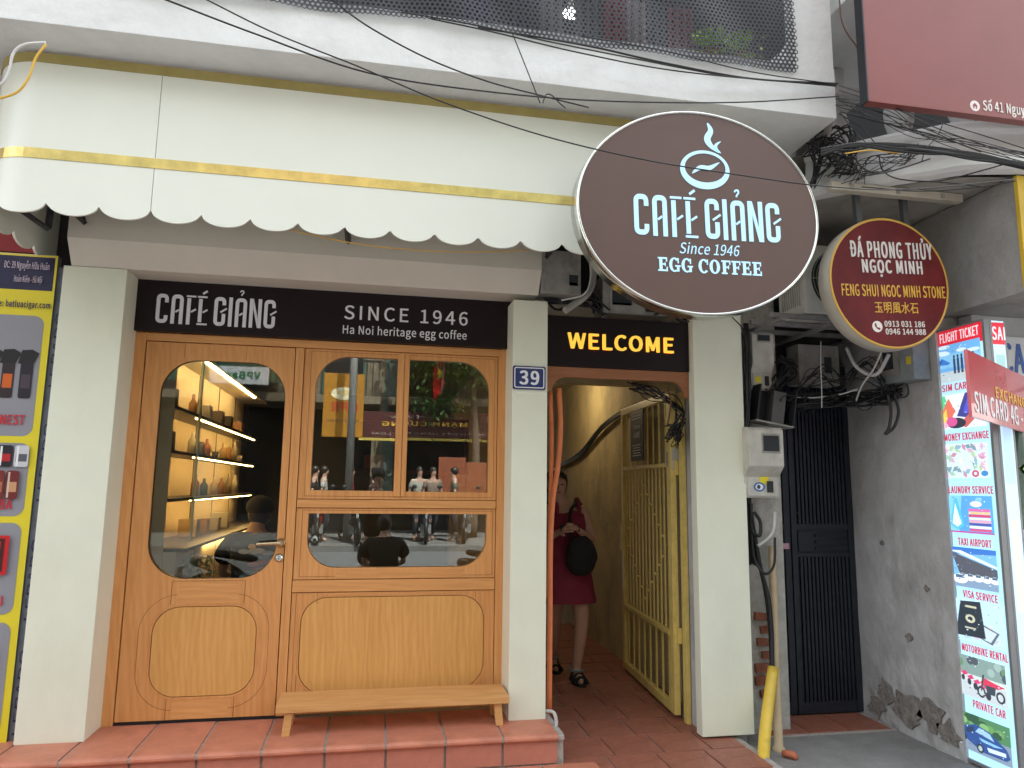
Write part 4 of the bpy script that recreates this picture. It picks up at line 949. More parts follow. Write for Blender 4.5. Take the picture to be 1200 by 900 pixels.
ld = bpy.data.lights.new('lamp_light', 'POINT'); ld.energy = 1.9; ld.color = (1, .78, .45); ld.shadow_soft_size = .08; lo = bpy.data.objects.new('lamp_light', ld); COL.objects.link(lo); lo.parent = al; lo.location = (0, 0, -.13)
# ---- dark metal gate
dg_ = thing('dark_metal_gate', 'tall blue black two leaf metal gate with ribbed panels deep in the right doorway', 'gate', (3.07, 4.72, 0))
gx0, gxm, gx1, gt = 2.66, 2.93, 3.435, 2.42
box('leaf_panel', GATE, dg_, gx0, gxm-.002, 4.718, 4.735, .03, gt, 0); box('leaf_panel', GATE, dg_, gxm+.002, gx1, 4.712, 4.729, .02, gt, 0)
for (a, c, y) in ((gx0, gxm, 4.700), (gxm, gx1, 4.694)):
    box('stile', GATE, dg_, a+.003, a+.045, y, y+.018, .025, gt, .003); box('stile', GATE, dg_, c-.05, c-.003, y, y+.018, .025, gt, .003)
    for z0, z1 in ((.025, .10), (1.08, 1.11), (1.27, 1.31), (gt-.06, gt)): box('rail', GATE, dg_, a+.0455, c-.0505, y+.002, y+.018, z0, z1, .003)
b = bmesh.new(); bx(b, -.009, .009, -.008, .008, 0, 1); sl_ = bpy.data.meshes.new('slat'); b.to_mesh(sl_); b.free(); sl_.materials.append(GATE)
for (a, c, y, n) in ((gx0+.055, gxm-.06, 4.706, 6), (gxm+.055, gx1-.06, 4.700, 13)):
    for i in range(n):
        x = a+(c-a)*(i+.5)/n
        for z0, z1 in ((.102, 1.078), (1.312, gt-.062)): shared('slat', sl_, dg_, (x-3.07, y-4.72, z0), sc=(1, 1, z1-z0))
    box('blank_panel', GATE, dg_, a, a+(c-a)*.28, y-.004, y+.01, 1.12, 1.26, .003)
    for k in range(3): box('rib', GATE, dg_, a+(c-a)*.35, c, y-.002, y+.01, 1.13+k*.045, 1.148+k*.045, .003)
p = PY(921, 640, 4.69); tag(box('sticker', mat('pink_paper', (.62, .36, .44), .6), dg_, p.x-.028, p.x+.028, 4.6935, 4.695, p.z-.02, p.z+.02, 0), 'small pink paper sticker')
p = PY(935, 602, 4.69); lathe('peephole', BLKM, dg_, [(.012, 0), (.012, -.006), (.006, -.008)], (p.x, 4.697, p.z), 12, 'y')
boxes('frame', BLKM, dg_, [(2.62, 3.44, 4.70, 4.75, 2.422, 2.47)], .002)
# ================================================================== METERS, PIPES, CABLES
def meter(px0, py0, px1, py1, Y, d, label, m=PLAS, sticker=None, win=(.35, .85, .62, .9), cat='electric meter', chamfer=True, knob=True):
    x0, x1, z0, z1 = px_box(px0, py0, px1, py1, Y); w_, h = x1-x0, z1-z0
    t = thing('electric_meter_box', label, cat, ((x0+x1)/2, Y+d, z0))
    b = bmesh.new(); prof = [(Y+d, z0), (Y+d*.35, z0), (Y+d*.30, z0+h*.3), (Y, z0+h*.45), (Y, z1-h*.04), (Y+.02, z1), (Y+d, z1+.015)] if chamfer else [(Y+d, z0), (Y, z0), (Y, z1), (Y+d, z1)]
    A = [b.verts.new((x0, y, z)) for y, z in prof]; B = [b.verts.new((x1, y, z)) for y, z in prof]; n = len(prof)
    for i in range(n): b.faces.new((A[i], A[(i+1) % n], B[(i+1) % n], B[i]))
    b.faces.new(A); b.faces.new(B); bmesh.ops.recalc_face_normals(b, faces=b.faces)
    bmesh.ops.bevel(b, geom=list(b.edges), offset=.006, segments=2, affect='EDGES', profile=.6)
    ob('casing', b, m, t)
    yl = Y+d*.30 if chamfer else Y
    box('cover', m, t, x0+w_*.1, x1-w_*.06, yl-.006 if chamfer else Y-.005, yl+.03, z0+h*.03, z0+h*.29, .003)
    a, c, e, f = win
    wf_ = box('window_frame', PLASD, t, x0+w_*(a-.04), x0+w_*(c+.04), Y-.003, Y+.004, z0+h*(e-.03), z0+h*(f+.03), .001)
    box('window', DARKGL, wf_, x0+w_*a, x0+w_*c, Y-.005, Y-.003, z0+h*e, z0+h*f, 0)
    if knob: box('breaker', BLKM, t, x0+w_*.62, x0+w_*.78, yl-.018, yl-.0065, z0+h*.08, z0+h*.24, .002)
    if sticker:
        sx, sz, c = sticker; tag(box('sticker', mat(c[0], c[1], .5, var=.03), t, x0+w_*(sx-.13), x0+w_*(sx+.13), yl-.0085 if sz < .3 else Y-.006, yl-.006 if sz < .3 else Y-.003, z0+h*(sz-.05), z0+h*(sz+.05), 0), c[0].replace('_', ' '))
    return t
YS = ('yellow_sticker', (.75, .62, .03))
m1 = meter(876, 500, 921, 584, 4.16, .22, 'large beige electric meter box with square window, on the flaking wall right of the pillar', sticker=(.55, .25, YS), win=(.42, .86, .66, .88))
x0, x1, z0, z1 = px_box(876, 500, 921, 584, 4.16)
prints('stickers', m1, [((206, 190, 214), R4(x0+.05-m1.location.x, x0+.17-m1.location.x, .215, .26)), ((150, 90, 150), R4(x0+.065-m1.location.x, x0+.15-m1.location.x, .228, .247))], y=4.16-m1.location.y-.001+.01, M=Matrix.Translation((0, 0, 0)))
prints('round_sticker', m1, [((60, 110, 170), ell(x0+.10-m1.location.x, .07, .04, .03)), ((230, 230, 235), ell(x0+.10-m1.location.x, .07, .027, .02)), ((40, 60, 70), ell(x0+.095-m1.location.x, .07, .012, .014))], y=4.16+.066-.0085-m1.location.y)
meter(881, 388, 909, 457, 4.30, .12, 'slim upright beige electric meter box with yellow sticker, next to the pillar top', sticker=(.32, .18, YS), win=(.25, .8, .84, .94))
meter(634, 292, 681, 346, 4.22, .18, 'grey meter box with hinged lid left of the oval sign, above the middle pillar', PLASD, win=(.7, .92, .2, .45), chamfer=False, knob=False)
meter(706, 322, 786, 371, 4.36, .18, 'wide dusty meter box under the oval sign on top of the WELCOME board', PLASD, win=(.14, .42, .22, .6), chamfer=False)
meter(935, 403, 985, 452, 4.45, .15, 'grey meter box among loose cables above the dark gate', PLASD, win=(.62, .8, .3, .7), knob=False, chamfer=False)
# side wall meters (facing left, on the cement wall)
def side_meter(pxn, pyt, pxf, pyb, label, m, d=.12):
    p = PX(pxf, pyt, 3.40); q = PX(pxn, pyb, 3.40); Y1, Y0 = p.y, q.y; z1 = PX((pxn+pxf)/2, pyt, 3.40).z; z0 = PX((pxn+pxf)/2, pyb, 3.40).z
    t = thing('electric_meter_box', label, 'electric meter', (3.42, (Y0+Y1)/2, z0))
    box('casing', m, t, 3.43-d, 3.43, Y0, Y1, z0, z1, .008); cv = box('cover', PLASD, t, 3.422-d, 3.4295-d, Y0+(Y1-Y0)*.30, Y1-.02, z0+.05, z1-.12, .003)
    box('window', DARKGL, cv, 3.418-d, 3.4215-d, Y0+(Y1-Y0)*.42, Y0+(Y1-Y0)*.65, z0+.09, z1-.16, 0)
    tag(box('sticker', MC['yellow_sticker'], t, 3.4275-d, 3.4295-d, Y0+.02, Y0+.06, z0+.10, z0+.15, 0), 'yellow sticker'); return t
side_meter(1087, 380, 1030, 450, 'grey meter cabinet with yellow sticker on the cement side wall under the round sign', mat('blue_grey_cabinet', (.30, .33, .35), .5, var=.25, scale=8, stain=(6, .5, (.1, .1, .09), 1)))
# opened dark box above the big meter
t = thing('open_dark_box', 'open black steel box tilting above the big beige meter box', 'box', (2.64, 4.33, 2.02))
x0, x1, z0, z1 = px_box(890, 452, 936, 496, 4.22)
R_ = Matrix.Translation(((x0+x1)/2, 4.3, (z0+z1)/2)) @ Matrix.Rotation(radians(9), 4, 'Y') @ Matrix.Translation((-(x0+x1)/2, -4.3, -(z0+z1)/2))
box('back', BLKM, t, x0, x1, 4.36, 4.38, z0, z1, .003, M=R_); box('side', BLKM, t, x0, x0+.012, 4.24, 4.36, z0, z1, .002, M=R_); box('side', BLKM, t, x1-.012, x1, 4.24, 4.36, z0, z1, .002, M=R_)
box('floor', PLASD, t, x0, x1, 4.24, 4.36, z0-.012, z0-.001, .002, M=R_); box('divider', mat('dim_grey_panel', (.10, .10, .10), .5), t, x0+(x1-x0)*.45, x0+(x1-x0)*.78, 4.27, 4.359, z0, z1-.02, .004, M=R_)
# junction box in the alley mouth
jx = PX(793, 538, 2.05)
t = thing('junction_box', 'small grey junction box with wires on the wall right of the yellow gate', 'junction box', (2.05, jx.y, jx.z-.06))
box('casing', PLAS, t, 1.995, 2.06, jx.y-.05, jx.y+.05, jx.z-.08, jx.z+.07, .005); box('lid', PLASD, t, 1.988, 1.994, jx.y-.035, jx.y+.035, jx.z-.05, jx.z+.05, .002)
# ---- air conditioner
Y = 3.96; x0 = PY(943, 340, Y).x; x1 = x0+.60; z0 = 2.66; z1 = PY(945, 286, Y).z
ac = thing('air_conditioner_unit', 'grey outdoor air conditioner unit with round fan grille behind the round sign', 'air conditioner', ((x0+x1)/2, 4.35, z0))
box('casing', mat('grey_cream_casing', (.58, .57, .52), .45, var=.15, scale=7, stain=(5, .5, (.14, .12, .09), .6)), ac, x0, x1, Y, Y+.30, z0, z1, .012)
for k in range(9): box('side_fin', PLASD, ac, x0-.006, x0-.0005, Y+.05+k*.024, Y+.058+k*.024, z0+.06, z1-.08, 0)
gc = (x0+.25, Y-.012, (z0+z1)/2); fan = lathe('fan_recess', BLK, ac, [(.20, .02), (.20, -.002), (.19, -.003)], (gc[0], Y, gc[2]), 32, 'y')
b = bmesh.new()
for k in range(9):
    r = .03+k*.021; tubebm(b, [(gc[0]+r*cos(a), Y-.03+.012*(k/9)**2, gc[2]+r*sin(a)) for a in [2*pi*i/32 for i in range(33)]], .0022, 4)
for k in range(8):
    a = pi*k/4; tubebm(b, [(gc[0]+.02*cos(a), Y-.03, gc[2]+.02*sin(a)), (gc[0]+.205*cos(a), Y-.014, gc[2]+.205*sin(a))], .003, 4)
ob('grille', b, mat('grille_grey', (.22, .22, .21), .5), fan)
t = thing('wall_bracket_shelf', 'rusty steel bracket shelf carrying the air conditioner above the dark gate', 'bracket', (2.9, 4.4, 2.6))
for y in (3.98, 4.20, 4.44): box('rail', GREYM, t, 2.40, 3.42, y, y+.03, 2.625, 2.655, .002)
for x in (2.46, 2.86, 3.30): box('arm', GREYM, t, x, x+.03, 3.95, 4.75, 2.60, 2.6245, .002)
# ---- tube lamp fitting under the balcony
a = PZ(968, 222, 3.28); c = PZ(1127, 234, 3.28)
t = thing('tube_light_fitting', 'long pale tube light batten fixed under the curved balcony, unlit', 'light fitting', ((a.x+c.x)/2, (a.y+c.y)/2, 3.31))
box('batten', mat('cream_batten', (.52, .47, .38), .5, var=.15), t, a.x, c.x, 3.47, 3.52, 3.262, 3.31, .003)
for k in range(3): box('clip', PLASD, t, a.x+.12+k*.3, a.x+.14+k*.3, 3.462, 3.4695, 3.27, 3.30, .001)
# ---- pipes
yp = tube('yellow_pipe', YPIPE, None, [PY(894, 903, 3.90), PY(895, 880, 4.0), PY(898, 845, 4.12), PY(906, 783, 4.26)], .034, 6, 14, rr=lambda t: .034 if t > .12 else .039)
tag(yp, 'yellow painted pipe leaning up from the pavement beside the right pillar', 'pipe')
tag(tube('beige_pipe', BPIPE, None, [PY(913, 884, 4.16), PY(912, 858, 4.18), PY(908, 750, 4.34), PY(905, 640, 4.38)], .026, 6, 12, rr=lambda t: .038 if t < .18 else .026), 'beige plastic pipe standing between the yellow pipe and the dark gate', 'pipe')
p = PY(855, 870, 4.36); p.z = 0; t = thing('drain_pipe_stub', 'short grey drain pipe standing under the foot of the right pillar', 'pipe', (p.x, p.y, 0))
lathe('pipe', PVC, t, [(.048, -.02), (.048, .10), (.045, .11), (.045, .26)], (p.x, p.y, 0), 20); lathe('collar', PVC, t, [(.054, 0), (.054, .035)], (p.x, p.y, .0), 20)
tag(tube('grey_hose', PVC, None, [PY(836, 858, 4.3), PY(836, 872, 4.26), PY(843, 882, 4.20), PY(855, 886, 4.17), PY(866, 883, 4.17), PY(869, 877, 4.2)], .016, 6, 8), 'thin grey hose curling round the drain pipe under the right pillar', 'hose')
tag(tube('bent_steel_pipe', mat('pale_pipe', (.5, .5, .47), .4), None, [PY(641, 833, 4.2), PY(649, 835, 4.14), PY(652, 846, 4.12), PY(651, 853, 4.12)], .010, 6, 8), 'small bent pale pipe at the foot of the middle pillar', 'pipe')
tag(tube('rubble_bit', mat('orange_rubble', (.55, .16, .08), .8), None, [PZ(918, 883, .02), PZ(928, 884, .03), PZ(932, 888, .01)], .02, 2, 6), 'small orange piece of broken tile on the pavement by the beige pipe', 'tile piece')
# conduits in the alley mouth
def cond(pts, r, lab): tag(tube('orange_conduit', ORG, None, [PY(x, y, Y) for x, y, Y in pts], r, 6, 12), lab, 'conduit', 'orange conduits beside the middle pillar')
cond([(655, 455, 4.36), (657, 500, 4.36), (654, 545, 4.36), (648, 585, 4.36), (645, 640, 4.36), (644.5, 720, 4.36), (643.5, 836, 4.36)], .017, 'front orange conduit bulging to the right at the top of the alley entrance')
cond([(645, 458, 4.38), (646.5, 520, 4.38), (645, 600, 4.38), (643, 700, 4.38)], .015, 'rear straight orange conduit close against the middle pillar')
# ---- cables
def cable(pts, r, label, m=BLK, group='loose cables strung across the facade', n=8):
    return tag(tube('cable', m, None, [PY(*p) for p in pts], r, n, 6), label, 'cable', group)
GA = 'cables strung in front of the white beam'
cable([(185, -4, 2.6), (300, 40, 2.7), (430, 85, 2.8), (560, 106, 2.9), (700, 118, 3.0), (860, 120, 3.1), (983, 113, 3.2)], .0035, 'thin black cable sagging lowest across the white beam to its right corner', group=GA)
cable([(235, -4, 2.55), (320, 38, 2.6), (420, 78, 2.6), (520, 120, 2.6), (640, 160, 2.6), (760, 188, 2.6), (880, 207, 2.6), (965, 218, 2.6), (1060, 222, 2.7), (1190, 210, 2.8)], .0028, 'thin black cable crossing in front of the oval sign', group=GA)
cable([(385, -4, 2.75), (430, 30, 2.8), (500, 68, 2.9), (570, 95, 3.0), (630, 111, 3.05), (690, 126, 3.1)], .0035, 'black cable running down from the balcony net to the gold band', group=GA)
cable([(505, 22, 3.1), (580, 38, 3.1), (680, 62, 3.15), (800, 84, 3.2), (980, 101, 3.25)], .0035, 'lower of the two cables along the net bottom', group=GA)
cable([(470, 14, 3.1), (560, 30, 3.1), (640, 48, 3.15), (740, 68, 3.2), (860, 90, 3.25), (980, 100, 3.28)], .0035, 'cable along the bottom of the black net', group=GA)
cable([(560, 32, 3.1), (640, 45, 3.15), (700, 56, 3.2), (780, 74, 3.2), (880, 92, 3.25), (982, 98, 3.28)], .005, 'thick cable just under the black net', group=GA)
cable([(680, 42, 3.1), (780, 60, 3.15), (880, 84, 3.2), (980, 99, 3.25)], .003, 'thin cable leaving the net toward the beam corner', group=GA)
cable([(600, 38, 3.27), (616, 78, 3.27), (633, 121, 3.27)], .003, 'short black cable hanging straight down the white beam', group=GA)
cable([(636, 121, 3.27), (640, 111, 3.26), (647, 112, 3.26), (655, 120, 3.26), (663, 127, 3.27)], .003, 'short bent black cable end hooked at the gold band', group=GA)
cable([(284, 250, 3.585), (340, 269, 3.585), (420, 286, 3.60), (500, 294, 3.62), (570, 295, 3.62), (620, 293, 3.62)], .003, 'thin yellow cable hanging below the awning scallops', YCAB)
cable([(54, 52, 3.2), (42, 68, 3.2), (34, 90, 3.2), (20, 108, 3.2), (-6, 117, 3.2)], .005, 'yellow cable looping at the top left corner', YCAB)
cable([(54, 50, 3.22), (30, 52, 3.2), (16, 62, 3.2), (11, 82, 3.2), (4, 96, 3.2), (-6, 102, 3.2)], .006, 'white cable looping at the top left corner', WCAB)
# thick bundle to the right
GB = 'cables bunched along the curved balcony'
for k in range(7):
    o = random.uniform(-4, 4); o2 = random.uniform(-6, 6); o3 = random.uniform(-5, 5)
    cable([(962, 178+o, 3.1), (1000, 172+o2, 3.05), (1040, 172+o, 3.0), (1090, 177+o3, 2.95), (1140, 183+o2, 2.9), (1210, 196+o*.6, 2.85)], random.uniform(.004, .007), 'one of the black cables twisted into the thick bundle crossing the curved balcony', group=GB)
tag(tube('cable_bundle', BLK, None, [PY(1060, 174, 2.98), PY(1110, 180, 2.93), PY(1160, 188, 2.89), PY(1215, 200, 2.86)], .010, 6, 10), 'thickest black cable at the right of the balcony bundle', 'cable', GB)
cable([(990, 180, 3.05), (1020, 176, 3.02), (1050, 179, 3.0), (1085, 176, 2.98)], .003, 'short yellow cable in the black bundle on the balcony', YCAB, GB)
for pts, lab in (([(983, 100, 3.2), (1020, 113, 3.1), (1060, 132, 3.0), (1110, 155, 2.9), (1210, 188, 2.8)], 'upper thin cable sloping down to the right across the balcony'),
                 ([(983, 106, 3.2), (1030, 120, 3.05), (1090, 140, 2.95), (1150, 158, 2.9), (1210, 177, 2.8)], 'thin cable sloping under the burgundy board'),
                 ([(985, 131, 3.2), (1040, 145, 3.1), (1100, 160, 3.0), (1150, 178, 2.9)], 'lowest thin cable sloping across the balcony fascia'),
                 ([(983, 133, 3.2), (1010, 150, 3.15), (1026, 168, 3.1), (1034, 173, 3.05)], 'short cable dropping from the beam corner to the bundle'),
                 ([(985, 133, 3.2), (1004, 156, 3.15), (1016, 168, 3.1), (1028, 172, 3.05)], 'second short cable dropping from the beam corner to the bundle'),
                 ([(1105, 145, 2.95), (1098, 160, 2.95), (1085, 175, 2.95), (1080, 190, 3.0)], 'thin brown cable hanging from the burgundy board corner'),
                 ([(1030, 182, 3.1), (1035, 200, 3.15), (1055, 210, 3.2), (1100, 212, 3.2), (1150, 200, 3.1), (1185, 190, 3.0)], 'cable drooping in a loop below the balcony moulding'),
                 ([(1000, 182, 3.1), (1010, 196, 3.1), (1030, 203, 3.1), (1060, 196, 3.1), (1090, 186, 3.05)], 'short cable drooping below the thick bundle'),
                 ([(1075, 212, 3.1), (1110, 214, 3.05), (1155, 219, 3.0)], 'straight short cable under the balcony edge'),
                 ([(1190, 212, 2.9), (1150, 219, 3.0), (1080, 224, 3.1), (1010, 219, 3.2)], 'thin cable below the tube light batten')):
    cable(pts, random.uniform(.0025, .004), lab, group=GB)
cable([(983, -4, 3.3), (988, 30, 3.3), (1004, 55, 3.3), (1012, 75, 3.3)], .004, 'thin brown cable hanging in the gap beside the burgundy board', mat('brown_cable', (.14, .06, .03), .5), GB)
# tangles nobody could count: one object each
def tangle(name, n, fpts, r0, r1, label, m=BLK, seed=1):
    rg = random.Random(seed); b = bmesh.new()
    for i in range(n): tubebm(b, sm(fpts(rg), 5), rg.uniform(r0, r1), 5)
    return tag(ob(name, b, m), label, 'cable', kind='stuff')
def J(rg, x, y, Y, s=8, sy=.08): return PY(x+rg.uniform(-s, s), y+rg.uniform(-s, s), Y+rg.uniform(-sy, sy))
tangle('cable_tangle', 26, lambda r: [J(r, r.uniform(900, 950), 480, 4.38, 6), J(r, r.uniform(930, 980), 470, 4.3, 10), J(r, r.uniform(980, 1010), 468, 4.25, 9), J(r, r.uniform(1010, 1050), 466, 4.2, 9), J(r, r.uniform(1045, 1070), 455, 4.1, 9)], .003, .007, 'dense tangle of black cables over the top of the dark gate', seed=2)
tangle('cable_tangle', 16, lambda r: [J(r, 912, 420, 4.36, 5), J(r, 925, 430, 4.33, 10), J(r, 915, 445, 4.33, 10), J(r, 905, 462, 4.35, 8)], .003, .007, 'knot of black cables between the slim meter and the gate top', seed=3)
tangle('cable_tangle', 16, lambda r: [J(r, 955, 170, 3.55, 5), J(r, 970, 185, 3.5, 12), J(r, 985, 178, 3.4, 12), J(r, 1000, 190, 3.4, 12), J(r, 975, 200, 3.5, 10)], .002, .005, 'messy knot of thin cables right of the oval sign top', seed=4)
tangle('cable_tangle', 14, lambda r: [J(r, 1000, 205, 3.45, 14), J(r, 1020, 195, 3.4, 12), J(r, 1050, 185, 3.35, 12), J(r, 1070, 178, 3.3, 10)], .0015, .003, 'thin cables fanning up under the curved balcony', seed=5)
tangle('cable_tangle', 8, lambda r: [J(r, 740, 452, 4.42, 6), J(r, 765, 462, 4.42, 8), J(r, 785, 468, 4.42, 8), J(r, 797, 485, 4.40, 6), J(r, 793, 500, 4.40, 8), J(r, 786, 515, 4.40, 8)], .003, .007, 'black cables bunched in the top right corner of the alley entrance', seed=6)
tangle('cable_tangle', 10, lambda r: [J(r, 785, 500, 4.40, 6), J(r, 796, 506, 4.40, 9), J(r, 788, 514, 4.40, 9), J(r, 797, 498, 4.40, 9)], .003, .006, 'knot of black cables above the junction box by the yellow gate', seed=7)
tangle('cable_tangle', 7, lambda r: [PX(648+r.uniform(-3, 3), 549+r.uniform(-2, 2), 2.17), PX(680+r.uniform(-3, 3), 532+r.uniform(-2.5, 2.5), 2.17), PX(706+r.uniform(-3, 3), 502+r.uniform(-2.5, 2.5), 2.16), PX(735+r.uniform(-3, 3), 481+r.uniform(-3, 3), 2.16), PX(765, 470+r.uniform(-3, 3), 2.12)], .007, .011, 'black cable bundle draped along the top of the yellow alley wall', seed=8)
tangle('cable_tangle', 16, lambda r: [J(r, 640, 352, 4.35, 7), J(r, 660, 356, 4.35, 8), J(r, 690, 350, 4.35, 10), J(r, 705, 362, 4.4, 10)], .004, .008, 'black cables bunched behind the top of the WELCOME board', seed=9)
tangle('cable_tangle', 12, lambda r: [J(r, 770, 366, 4.3, 4), J(r, 790, 362, 4.3, 6), J(r, 800, 370, 4.3, 6), J(r, 812, 378, 4.35, 4)], .003, .006, 'black cables squeezed between WELCOME board and oval sign', seed=10)
tangle('cable_tangle', 9, lambda r: [J(r, 874, 380, 4.3, 2), J(r, 877, 450, 4.3, 2), J(r, 876, 500, 4.3, 2), J(r, 878, 600, 4.36, 2), J(r, 882, 660, 4.4, 3)], .006, .010, 'vertical run of black cables behind the right edge of the right pillar', seed=12)
tangle('cable_tangle', 9, lambda r: [J(r, 985, 120, 3.25, 8), J(r, 1030, 135, 3.15, 12), J(r, 1080, 158, 3.05, 12), J(r, 1140, 172, 2.98, 10), J(r, 1215, 190, 2.9, 12)], .0015, .003, 'thin black wires fanning across the curved balcony front', seed=14)
tangle('cable_tangle', 14, lambda r: [J(r, 950, 215, 3.5, 6), J(r, 965, 190, 3.6, 14), J(r, 955, 170, 3.6, 14), J(r, 985, 160, 3.6, 14), J(r, 1000, 180, 3.4, 8)], .003, .006, 'heavy knot of dark cables in the gap right of the oval sign', seed=15)
tangle('cable_tangle', 10, lambda r: [J(r, 925, 470, 4.3, 8), J(r, 960, 440, 4.3, 14), J(r, 990, 455, 4.25, 12), J(r, 1020, 430, 4.15, 14), J(r, 1040, 460, 4.1, 10)], .002, .005, 'loose black cables hanging between the meters over the dark gate', seed=16)
GC = 'cables hanging at the right doorway'
for pts, r, m, lab in (
    ([(992, 408, 4.2), (1002, 428, 4.1), (1018, 439, 4.05), (1030, 436, 4.0), (1042, 415, 3.95)], .012, WCAB, 'thick pale cable swinging in a U under the round sign'),
    ([(1036, 405, 3.95), (1024, 432, 4.0), (1010, 452, 4.1), (1003, 470, 4.2)], .006, WCAB, 'pale cable dropping straight from the round sign'),
    ([(930, 465, 4.3), (955, 466, 4.25), (985, 462, 4.2), (1005, 456, 4.1)], .005, WCAB, 'pale cable lying along the dark cable tangle'),
    ([(1002, 462, 4.1), (1003, 474, 4.05), (1012, 481, 4.0), (1022, 476, 4.0), (1024, 463, 4.0)], .004, BLK, 'black cable looping down on the cement wall'),
    ([(1040, 462, 3.95), (1044, 480, 3.93), (1042, 500, 3.92), (1037, 509, 3.92)], .009, BLK, 'left black cable tail hanging down the cement wall'),
    ([(1048, 462, 3.95), (1053, 482, 3.93), (1048, 500, 3.92), (1038, 509, 3.92)], .009, BLK, 'right black cable tail hanging down the cement wall'),
    ([(1052, 455, 3.9), (1062, 450, 3.9), (1064, 462, 3.9), (1056, 466, 3.9), (1050, 460, 3.9)], .006, BLK, 'small black cable coil under the side wall meter'),
    ([(962, 400, 4.15), (962, 430, 4.15), (963, 460, 4.15), (963, 478, 4.15)], .003, WCAB, 'thin pale wire hanging straight in front of the dark gate'),
    ([(880, 590, 4.3), (881, 620, 4.3), (890, 628, 4.25), (891, 612, 4.25), (884, 600, 4.25)], .011, BLK, 'thick black cable looped under the big meter box'),
    ([(880, 600, 4.3), (883, 650, 4.3), (896, 672, 4.25), (907, 662, 4.25), (908, 630, 4.25)], .009, BLK, 'black cable looping behind the beige pipe'),
    ([(878, 590, 4.32), (890, 660, 4.32), (900, 700, 4.32), (904, 740, 4.3), (905, 790, 4.26)], .014, BLK, 'thick black cable running down into the yellow pipe'),
    ([(884, 640, 4.34), (896, 690, 4.34), (902, 740, 4.32), (904, 785, 4.28)], .010, BLK, 'second black cable running down into the yellow pipe'),
    ([(908, 600, 4.3), (905, 625, 4.28), (888, 640, 4.3)], .012, WCAB, 'short grey hose stub under the big meter box'),
    ([(856, 370, 4.2), (868, 382, 4.2), (875, 395, 4.3)], .004, BLK, 'short black cable leaving the top of the right pillar')):
    cable(pts, r, lab, m, GC)
GD = 'cables around the meters left of the oval sign'
cable([(694, 296, 4.2), (695, 325, 4.2), (688, 345, 4.15), (662, 364, 4.1)], .022, 'thick grey hose bending under the oval sign', mat('grey_hose', (.30, .29, .27), .5), GD)
cable([(690, 296, 4.15), (692, 325, 4.12), (684, 345, 4.1), (658, 352, 4.1)], .005, 'thin white cable beside the thick grey hose', WCAB, GD)
cable([(780, 452, 4.38), (786, 470, 4.38), (782, 500, 4.38)], .006, 'brown cable hanging at the right of the alley entrance', mat('brown_cable', (.14, .06, .03), .5), GD)
box_ = box('utility_post', GREYM, None, PY(707, 300, 4.45).x-.02, PY(707, 300, 4.45).x+.025, 4.44, 4.48, 2.6, 3.3, .003); tag(box_, 'grey steel upright between the meter boxes under the oval sign', 'post')
# diagonal braces at the beam corner
for (a, c, lab) in (((975, 140, 3.5), (935, 175, 4.2), 'pale diagonal brace running back from the beam corner'), ((972, 143, 3.5), (955, 225, 4.2), 'pale brace dropping steeply from the beam corner')):
    b = bmesh.new(); tubebm(b, [PY(*a), PY(*c)], .022, 4); tag(ob('brace', b, mat('pale_brace', (.44, .42, .37), .7, var=.2)), lab, 'brace')
b = bmesh.new()
rg = random.Random(5)
for i in range(60):
    p = PY(rg.uniform(935, 992), rg.uniform(148, 225), rg.uniform(4.0, 4.5)); s = rg.uniform(.02, .07)
    bx(b, p.x-s, p.x+s, p.y-s, p.y+s, p.z-s*.4, p.z+s*.4, M=None)
tag(ob('rubble', b, GREYC), 'grey rubble and old brackets piled in the gap right of the oval sign', 'rubble', kind='stuff')
tag(box('dark_gap_sheet', BLK, None, 2.0, 2.475, 4.65, 4.66, 2.86, 3.60, 0), 'black sheet added to darken the gap behind the oval sign edge', 'wall')  # black sheet added for the darkness of the gap
# ================================================================== BALCONY NET
b = bmesh.new(); hx = .0145; ry_ = hx*math.sqrt(3)/2*2
def netpt(x, z):
    # hangs a little in folds
    return Vector((x, 3.285-.012*sin(x*5.1)-.008*sin(x*13+z*9), z))
x0n, x1n, z0n, z1n = -1.6, 2.225, 3.845, 4.56
nx = int((x1n-x0n)/(hx*2*.866)); nz_ = int((z1n-z0n)/(hx*1.5)); R1, R2 = hx*1.0, hx*.56
for j in range(nz_):
    for i in range(nx):
        cx = x0n+(i+(.5 if j % 2 else 0))*hx*2*.866; cz = z0n+j*hx*1.5
        sag = .006*sin(cx*7)+.012*sin(cx*2.3+1)
        if cx > x1n-.01*sin(cz*30): continue
        # leave the part far left out of frame
        O = [b.verts.new(netpt(cx+R1*cos(a), cz+R1*sin(a)+sag)) for a in [pi/6+pi/3*k for k in range(6)]]
        I = [b.verts.new(netpt(cx+R2*cos(a), cz+R2*sin(a)+sag)) for a in [pi/6+pi/3*k for k in range(6)]]
        for k in range(6): b.faces.new((O[k], O[(k+1) % 6], I[(k+1) % 6], I[k]))
bmesh.ops.remove_doubles(b, verts=b.verts, dist=.0006)
bmesh.ops.solidify(b, geom=b.faces, thickness=.0015) if False else None
nt_ = ob('balcony_net', b, mat('black_plastic_net', (.025, .026, .034), .45)); tag(nt_, 'black plastic honeycomb netting stretched over the balcony opening', 'netting')
